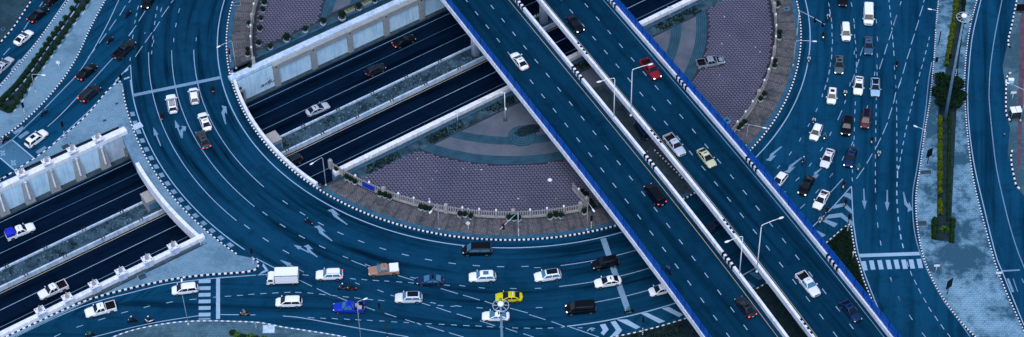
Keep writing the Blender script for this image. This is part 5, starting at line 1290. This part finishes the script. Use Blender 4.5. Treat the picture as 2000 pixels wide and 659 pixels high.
# ================================================================ VEGETATION
def leafmesh(name, n, r, size, seed, shell=.45, bumps=5, flat=0.0, core=True):
    rnd = random.Random(seed); b = MB(); rx, ry, rz = r
    lobes = [Vector((rnd.gauss(0, 1), rnd.gauss(0, 1), rnd.gauss(0, .8))).normalized() for _ in range(bumps)]
    for i in range(n):
        d = Vector((rnd.gauss(0, 1), rnd.gauss(0, 1), rnd.gauss(0, 1))).normalized()
        lob = max((max(0, d.dot(q)) for q in lobes), default=1.0)**3
        t = (1-shell*rnd.random()**1.5)*(.80+.26*lob)
        p = Vector((d.x*rx*t, d.y*ry*t, d.z*rz*t))
        nrm = (d+Vector((rnd.gauss(0, .45), rnd.gauss(0, .45), rnd.gauss(0, .45)))).normalized()
        a = nrm.orthogonal().normalized(); c = nrm.cross(a); ang = rnd.random()*6.28
        x = (a*math.cos(ang)+c*math.sin(ang))*size*(.7+.6*rnd.random()); y = nrm.cross(x)*.62
        b.add([p-x, p-y*.8, p+x, p+y*.8], [(0, 1, 2, 3)])
    return b.data(name)
def corem(r, k=.62):
    b = MB(); b.ball((0, 0, 0), (r[0]*k, r[1]*k, r[2]*k), 8, 6); return b.data('crown_core')
BUSH = [leafmesh('bush_leaves', 420, (.62, .62, .60), .085, s) for s in (1, 2, 3)]
POTM = MB(); POTM.lathe((0, 0, 0), [(.26, 0), (.36, .12), (.46, .42), (.50, .46), (.44, .46), (.40, .38)], 14); POTD = POTM.data('pot')
STEMM = MB(); STEMM.tube([(0, 0, .3), (.02, .01, .6), (0, 0, .95)], [.06, .05, .03], 6); STEMD = STEMM.data('stem')
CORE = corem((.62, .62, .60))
def potted(px_, size, label, i, leaf='leaf_dark', z=.136):
    c = W(px_[0], px_[1], z+.95*size); c.z = z
    t = thing('potted_shrub', label, 'potted shrub', c, random.random()*6, 'potted shrubs round the plaza'); t.scale = (size, size, size)
    ob('pot', POTD, M['pot_white'], t); ob('stem', STEMD, M['bark'], t)
    f_ = ob('foliage', BUSH[i % 3], M[leaf], t, (0, 0, 1.0)); f_.scale = (1, 1, 1.05+.1*(i % 2))
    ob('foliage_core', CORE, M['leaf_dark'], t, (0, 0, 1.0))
c50 = crop(500, 0); c72 = crop(750, 325); c102 = crop(1000, 325); c121 = crop(1250, 160)
ordw = ['first', 'second', 'third', 'fourth', 'fifth', 'sixth', 'seventh', 'eighth', 'ninth', 'tenth', 'eleventh', 'twelfth', 'thirteenth', 'fourteenth', 'fifteenth', 'sixteenth', 'seventeenth', 'eighteenth', 'nineteenth', 'twentieth', 'twenty-first', 'twenty-second', 'twenty-third', 'twenty-fourth', 'twenty-fifth']
n = 0
for q, s in (((918, 178), 1.05), ((905, 372), .8), ((905, 405), .95), ((920, 500), .85)):
    potted(cB(*q), s, 'potted shrub on the left brick footway, %s from the top' % ordw[n], n); n += 1
n = 0
for q, s in (((62, 14), 1.1), ((52, 70), .95), ((38, 135), .95), ((28, 212), 1.05), ((20, 322), 1.05)):
    potted(c50(*q), s, 'potted shrub inside the left balustrade of the upper plaza, %s from the top' % ordw[n], n); n += 1
n = 0
for q, s in (((108, 348), 1.0), ((230, 280), 1.4), ((372, 218), 1.1), ((507, 158), 1.2), ((650, 112), 1.55), ((780, 45), 1.25), ((900, -2), 1.0)):
    potted(c50(*q), s, 'round potted shrub along the top edge of the panelled underpass wall, %s from the left' % ordw[n], n); n += 1
n = 0
for cf, L_ in ((c52, [(610, 18), (683, 78), (715, 92), (748, 112), (937, 203), (975, 212)]), (c72, [(8, 208), (42, 228), (277, 306), (313, 314), (350, 322), (573, 358), (613, 360), (657, 374), (945, 386), (982, 384)]), (c102, [(15, 384), (50, 388), (288, 374), (332, 364), (372, 366), (548, 336)])):
    for q in L_:
        potted(cf(*q), .95 if cf != c102 else 1.02, 'potted shrub on the lower brick footway, %s from the left' % ordw[n], n); n += 1
n = 0
for cf, q, s in ((c150, (72, 28), 1.15), (c150, (90, 245), .95), (c150, (85, 278), .95), (c150, (55, 462), .95), (c150, (50, 495), .9), (c121, (942, 88), 1.0), (c121, (915, 125), .95), (c121, (795, 300), .9), (c121, (770, 325), .9), (c121, (748, 345), .85)):
    potted(cf(*q), s, 'potted shrub on the right brick footway, %s from the top' % ordw[n], n, 'leaf_dark' if n != 3 else 'leaf_dark'); n += 1
# bright green planters behind the underpass wall
for q, lab in (((712, 88), 'bright green planting box behind the underpass wall, left one'), ((840, 30), 'bright green planting box behind the underpass wall, right one')):
    t = thing('planter_box', lab, 'planter', W(*c50(*q), .14), TA); b = MB(); b.box((0, 0, .25), (1.9, .7, .5)); ob('trough', b.data('trough'), M['tan_light'], t)
    for x in (-.6, 0, .6):
        o = ob('foliage', BUSH[int(x*2) % 3], M['leaf_bright'], t, (x, 0, .55)); o.scale = (.62, .55, .4)
# hedge island: two rows of clipped bushes
hl1 = [(578, 5), (545, 62), (495, 132), (462, 178), (432, 218), (403, 256), (372, 296), (345, 336), (318, 376), (290, 416), (262, 456), (235, 498), (205, 538), (175, 578), (145, 618), (115, 650), (85, 682), (50, 716), (15, 750)]
hl2 = [(660, 8), (625, 60), (585, 112), (555, 150), (525, 194), (495, 238), (470, 278), (440, 318), (410, 358), (380, 398), (352, 438), (322, 478), (292, 518), (260, 563), (232, 604), (205, 645), (185, 690), (158, 730), (130, 772), (103, 808), (72, 836)]
for row, lab in ((hl1, 'clipped bush in the left hedge row of the top left island, %s from the top'), (hl2, 'clipped bush in the right hedge row of the top left island, %s from the top')):
    for i, q in enumerate(row):
        c = W(*c00(*q), .7); c.z = .13
        t = thing('hedge_bush', lab % ordw[i], 'bush', c, i*1.3, 'clipped hedge bushes'); s = .98+.12*random.random(); t.scale = (s, s, s*.9)
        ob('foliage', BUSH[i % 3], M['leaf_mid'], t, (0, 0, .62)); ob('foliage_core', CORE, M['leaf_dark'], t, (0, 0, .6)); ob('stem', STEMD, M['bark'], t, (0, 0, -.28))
for i, q in enumerate([(5, 790), (38, 815), (80, 735)]):
    c = W(*c00(*q), .7); c.z = .13
    t = thing('hedge_bush', ['bush closing the hedge rows at the left edge', 'bush closing the hedge rows at their lower corner', 'round bush standing between the two hedge rows'][i], 'bush', c, i, 'clipped hedge bushes')
    ob('foliage', BUSH[i], M['leaf_mid'], t, (0, 0, .62)); ob('foliage_core', CORE, M['leaf_dark'], t, (0, 0, .6)); ob('stem', STEMD, M['bark'], t, (0, 0, -.28))
for row, off in ((hl1, 1.0), (hl2, .95)):
    P = [W(*c00(x+14, y+12), .13) for x, y in row]; th = thing('planter_edge', 'low pale planter edge along the %s hedge row' % ('left' if row is hl1 else 'right'), 'planter edge')
    for i in range(len(P)-1):
        a, c = P[i], P[i+1]; d = (c-a).normalized(); mid = (a+c)/2+Vector((-d.y, d.x, 0))*.42; mid.z = .22
        b = MB(); b.box(mid, ((c-a).length*.62, .16, .2), math.atan2(d.y, d.x)); b.build('edge_block', M['white_wall'] if i % 2 else M['concrete_blue'], th)
    soil = MB()
bed = sheet('hedge_soil', [W(*c00(*q), .134) for q in [(620, -20), (100, 640), (0, 735), (-40, 820), (60, 860), (90, 850), (250, 610), (610, 100), (700, -20)]], .136, M['dirt']); struct(bed)
# planted island: two hedges, trees, round shrub
def hedge(name, pts, w, h, leaf, label, dens=330, size=.10, seed=5):
    P = resample([W(*p, .5) for p in pts], .35); rnd = random.Random(seed); b = MB()
    L = sum((P[i+1]-P[i]).length for i in range(len(P)-1))
    for i in range(int(L*dens)):
        k = rnd.randrange(len(P)-1); p = P[k].lerp(P[k+1], rnd.random()); d = (P[k+1]-P[k]).normalized(); s = Vector((-d.y, d.x, 0))
        lump = .72+.45*noise.noise(Vector((p.x*1.1, p.y*1.1, seed)))+.18*noise.noise(Vector((p.x*3, p.y*3, seed)))
        th_ = rnd.random()*math.pi; rr = (1-.4*rnd.random()**2)*lump
        q = Vector((p.x, p.y, .13))+s*(math.cos(th_)*w/2*rr)+Vector((0, 0, math.sin(th_)*h*rr))
        nrm = (s*math.cos(th_)+Vector((0, 0, math.sin(th_)))+Vector((rnd.gauss(0, .4), rnd.gauss(0, .4), rnd.gauss(0, .4)))).normalized()
        a = nrm.orthogonal().normalized(); c = nrm.cross(a); ang = rnd.random()*6.28; x = (a*math.cos(ang)+c*math.sin(ang))*size*(.7+.6*rnd.random()); y = nrm.cross(x)*.6
        b.add([q-x, q-y, q+x, q+y], [(0, 1, 2, 3)])
    t = thing(name, label, 'hedge'); b.build('foliage', M[leaf], t)
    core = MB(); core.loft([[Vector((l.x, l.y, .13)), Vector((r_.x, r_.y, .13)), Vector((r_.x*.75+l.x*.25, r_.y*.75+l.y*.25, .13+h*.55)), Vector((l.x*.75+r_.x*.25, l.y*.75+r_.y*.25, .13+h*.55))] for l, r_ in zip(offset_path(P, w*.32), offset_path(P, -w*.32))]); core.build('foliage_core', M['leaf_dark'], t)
hedge('hedge', [(1132, 372), (1146, 386), (1160, 404)], 2.0, .9, 'leaf_dark', 'dark low shrub bed behind the short gate rail under the flyover', 260, .12, 12)
hedge('hedge', [(1869, -15), (1866, 20), (1860, 60), (1853, 100), (1849, 128)], 1.25, 1.0, 'leaf_yellow', 'yellow green hedge at the top of the planted island', seed=1)
hedge('hedge', [(1884, -15), (1882, 20), (1878, 60), (1872, 100)], .8, .7, 'leaf_dark', 'dark green hedge at the top of the planted island, nearer the lamp mast', seed=2)
hedge('hedge', [(1837, 228), (1836.5, 300), (1836.5, 350), (1837, 420)], 1.15, 1.0, 'leaf_yellow', 'yellow green hedge running down the planted island to the square bed', seed=3)
hedge('hedge', [(1855, 218), (1854, 300), (1853, 360), (1852, 430)], .8, .75, 'leaf_mid', 'dark green hedge running down the planted island to the square bed', seed=4)
for i, (pts, lab) in enumerate((([(1826, 425), (1825, 466)], 'short hedge on the left of the square planting bed'), ([(1861, 428), (1859, 472)], 'short hedge on the right of the square planting bed'))): hedge('hedge', pts, 1.3, 1.0, 'leaf_mid', lab, 420, .1, 9+i)
struct(sheet('planting_soil', [W(*p) for p in [(1868, -25), (1890, -25), (1872, 130), (1858, 430), (1862, 474), (1824, 470), (1830, 425), (1832, 220), (1850, 120)]], .137, M['dirt']))
def tree(base, h, r, label, leaf='leaf_dark', n=5200, seed=1, size=.16):
    a = W(*base, .13); t = thing('tree', label, 'tree', a, seed*.7)
    rnd = random.Random(seed); b = MB(); b.tube([(0, 0, -.05), (.05, .03, h*.3), (.0, .06, h*.62)], [.17, .13, .08], 8)
    for i in range(6):
        an = i*1.05+rnd.random(); b.tube([(0, .04, h*(.32+.04*i)), (r*.35*math.cos(an), r*.35*math.sin(an), h*(.5+.03*i)), (r*.7*math.cos(an), r*.7*math.sin(an), h*(.66+.03*rnd.random()))], [.07, .05, .02], 6)
    b.build('trunk', M['bark'], t)
    c = MB(); 
    for k in range(7):
        an = k*.9+rnd.random()*.4; rr = 0 if k == 0 else r*.55
        d = leafmesh('x', n//7, (r*.58, r*.58, h*.24), size, seed*10+k, .75, 4); off = Vector((rr*math.cos(an), rr*math.sin(an), h*(.72+.10*rnd.random()-(.08 if k else -.06))))
        for p in d.polygons: c.add([d.vertices[v].co+off for v in p.vertices], [(0, 1, 2, 3)])
        bpy.data.meshes.remove(d)
    c.build('crown', M[leaf], t)
for i, (bx_, by_, h_, r_, lf, lab) in enumerate(((1839, 172, 3.2, 1.75, 'leaf_dark', 'dark bushy tree highest in the cluster left of the lamp mast'), (1833, 194, 2.8, 1.5, 'leaf_mid', 'low tree in the cluster nearest the boulevard kerb'), (1842, 212, 3.0, 1.7, 'leaf_dark', 'dark bushy tree lowest in the cluster left of the lamp mast'), (1864, 178, 2.9, 1.6, 'leaf_dark', 'dark bushy tree highest in the cluster right of the lamp mast'), (1870, 200, 2.6, 1.5, 'leaf_mid', 'low tree in the cluster nearest the side road'), (1862, 214, 2.4, 1.4, 'leaf_mid', 'small tree lowest in the cluster right of the lamp mast'))):
    tree((bx_, by_), h_, r_, lab, 'leaf_dark', 3400, i+1, .17)
t = thing('round_shrub', 'bright green round shrub in the square bed of the planted island', 'shrub', W(1844, 452, .13)); b = MB()
rnd = random.Random(4)
for i in range(150):
    an = rnd.random()*6.28; el = rnd.random()*1.3; L_ = .75+.25*rnd.random(); d = Vector((math.cos(an)*math.cos(el), math.sin(an)*math.cos(el), math.sin(el))); s = Vector((-math.sin(an), math.cos(an), 0))*.045
    p0_ = d*.15+Vector((0, 0, .3)); p1_ = d*L_*.7+Vector((0, 0, .4)); p2_ = d*L_+Vector((0, 0, .28)); b.add([p0_-s, p0_+s, p1_+s, p2_, p1_-s], [(0, 1, 2, 3, 4)])
b.build('fronds', M['leaf_bright'], t); tubeobj('stem', [(0, 0, 0), (0, 0, .4)], .09, 'bark', t)
# shrubs on the bottom verge
for i, (x, y, s) in enumerate(((454, 650, .9), (463, 656, 1.0), (475, 660, 1.0), (489, 657, .9), (500, 662, .9), (515, 660, .8))):
    c = W(x, y, .5); c.z = .13; t = thing('verge_bush', 'green bush on the bottom verge, %s from the left' % ordw[i], 'bush', c, i, 'bushes on the bottom verge'); t.scale = (s*1.25, s*1.25, s)
    ob('foliage', BUSH[i % 3], M['leaf_bright'] if i % 2 else M['leaf_mid'], t, (0, 0, .5)); ob('foliage_core', CORE, M['leaf_dark'], t, (0, 0, .5))
# weeds, rubble and grass
def scatter(name, n, fn, mk, leaf, label, cat, seed=3):
    rnd = random.Random(seed); b = MB()
    for i in range(n):
        p = fn(rnd)
        if p is None: continue
        mk(b, p, rnd)
    return stuff(b.build(name, M[leaf]), label, cat)
def tuft(b, p, rnd):
    for k in range(4):
        an = rnd.random()*6.28; h_ = .18+.30*rnd.random(); d = Vector((math.cos(an), math.sin(an), 0)); s = Vector((-d.y, d.x, 0))*.05
        b.add([p-s, p+s, p+d*h_*.6+Vector((0, 0, h_))], [(0, 1, 2)])
def patchy(p, sc, thr): return noise.noise(Vector((p.x*sc, p.y*sc, 3.3))) > thr
def on_median(r):
    p = T(-120+r.random()*185, -.35+r.random()*3.0, -4.72); return p if patchy(p, .25, -.05) else None
scatter('median_weeds', 1600, on_median, tuft, 'leaf_dark', 'weeds growing along the underpass median', 'weeds', 3)
def on_strip(r):
    p = T(-44+r.random()*88, -16.05-r.random()*1.9, .14); return p if patchy(p, .22, .05) else None
scatter('strip_weeds', 3500, on_strip, tuft, 'leaf_dark', 'weeds along the gutter of the plaza', 'weeds', 4)
def on_grass(r):
    an = -80+36*r.random(); p = PO(77.4+r.random()*13, an, .13); q = PXY(p.x, p.y)
    return p if q[1] < 680 and q[0] < 1335 else None
def on_grass2(r):
    p = W(1610+r.random()*120, 440+r.random()*190, .13); rr = math.hypot(p.x, p.y)
    if rr < 77.3: return None
    x = PXY(p.x, p.y); 
    lim = interp([(440, 1657), (497, 1667), (546, 1682), (577, 1694), (608, 1709), (650, 1735)], x[1])
    return p if x[0] < lim else None
scatter('grass', 9000, on_grass, tuft, 'leaf_dark', 'rough dark grass on the island under the flyover', 'grass', 5)
scatter('grass', 9000, on_grass2, tuft, 'leaf_dark', 'rough dark grass on the wedge beside the right flyover', 'grass', 6)
def rubble(b, p, rnd):
    s = .06+.16*rnd.random()**2; b.box((p.x, p.y, p.z+s*.2), (s*(1+rnd.random()), s, s*.5), rnd.random()*3, .7)
scatter('rubble', 800, lambda r: T(-120+r.random()*185, -.3+r.random()*2.9, -4.72), rubble, 'concrete', 'pale rubble scattered along the underpass median', 'rubble', 8)
scatter('litter', 260, lambda r: (lambda p: p if 37 < math.hypot(p.x, p.y) < 48 and p.dot(TN) < -18 else None)(W(700+r.random()*800, 20+r.random()*390, .15)), rubble, 'white_wall', 'small pale litter on the purple plaza', 'litter', 9)
print('objects', len(bpy.data.objects))
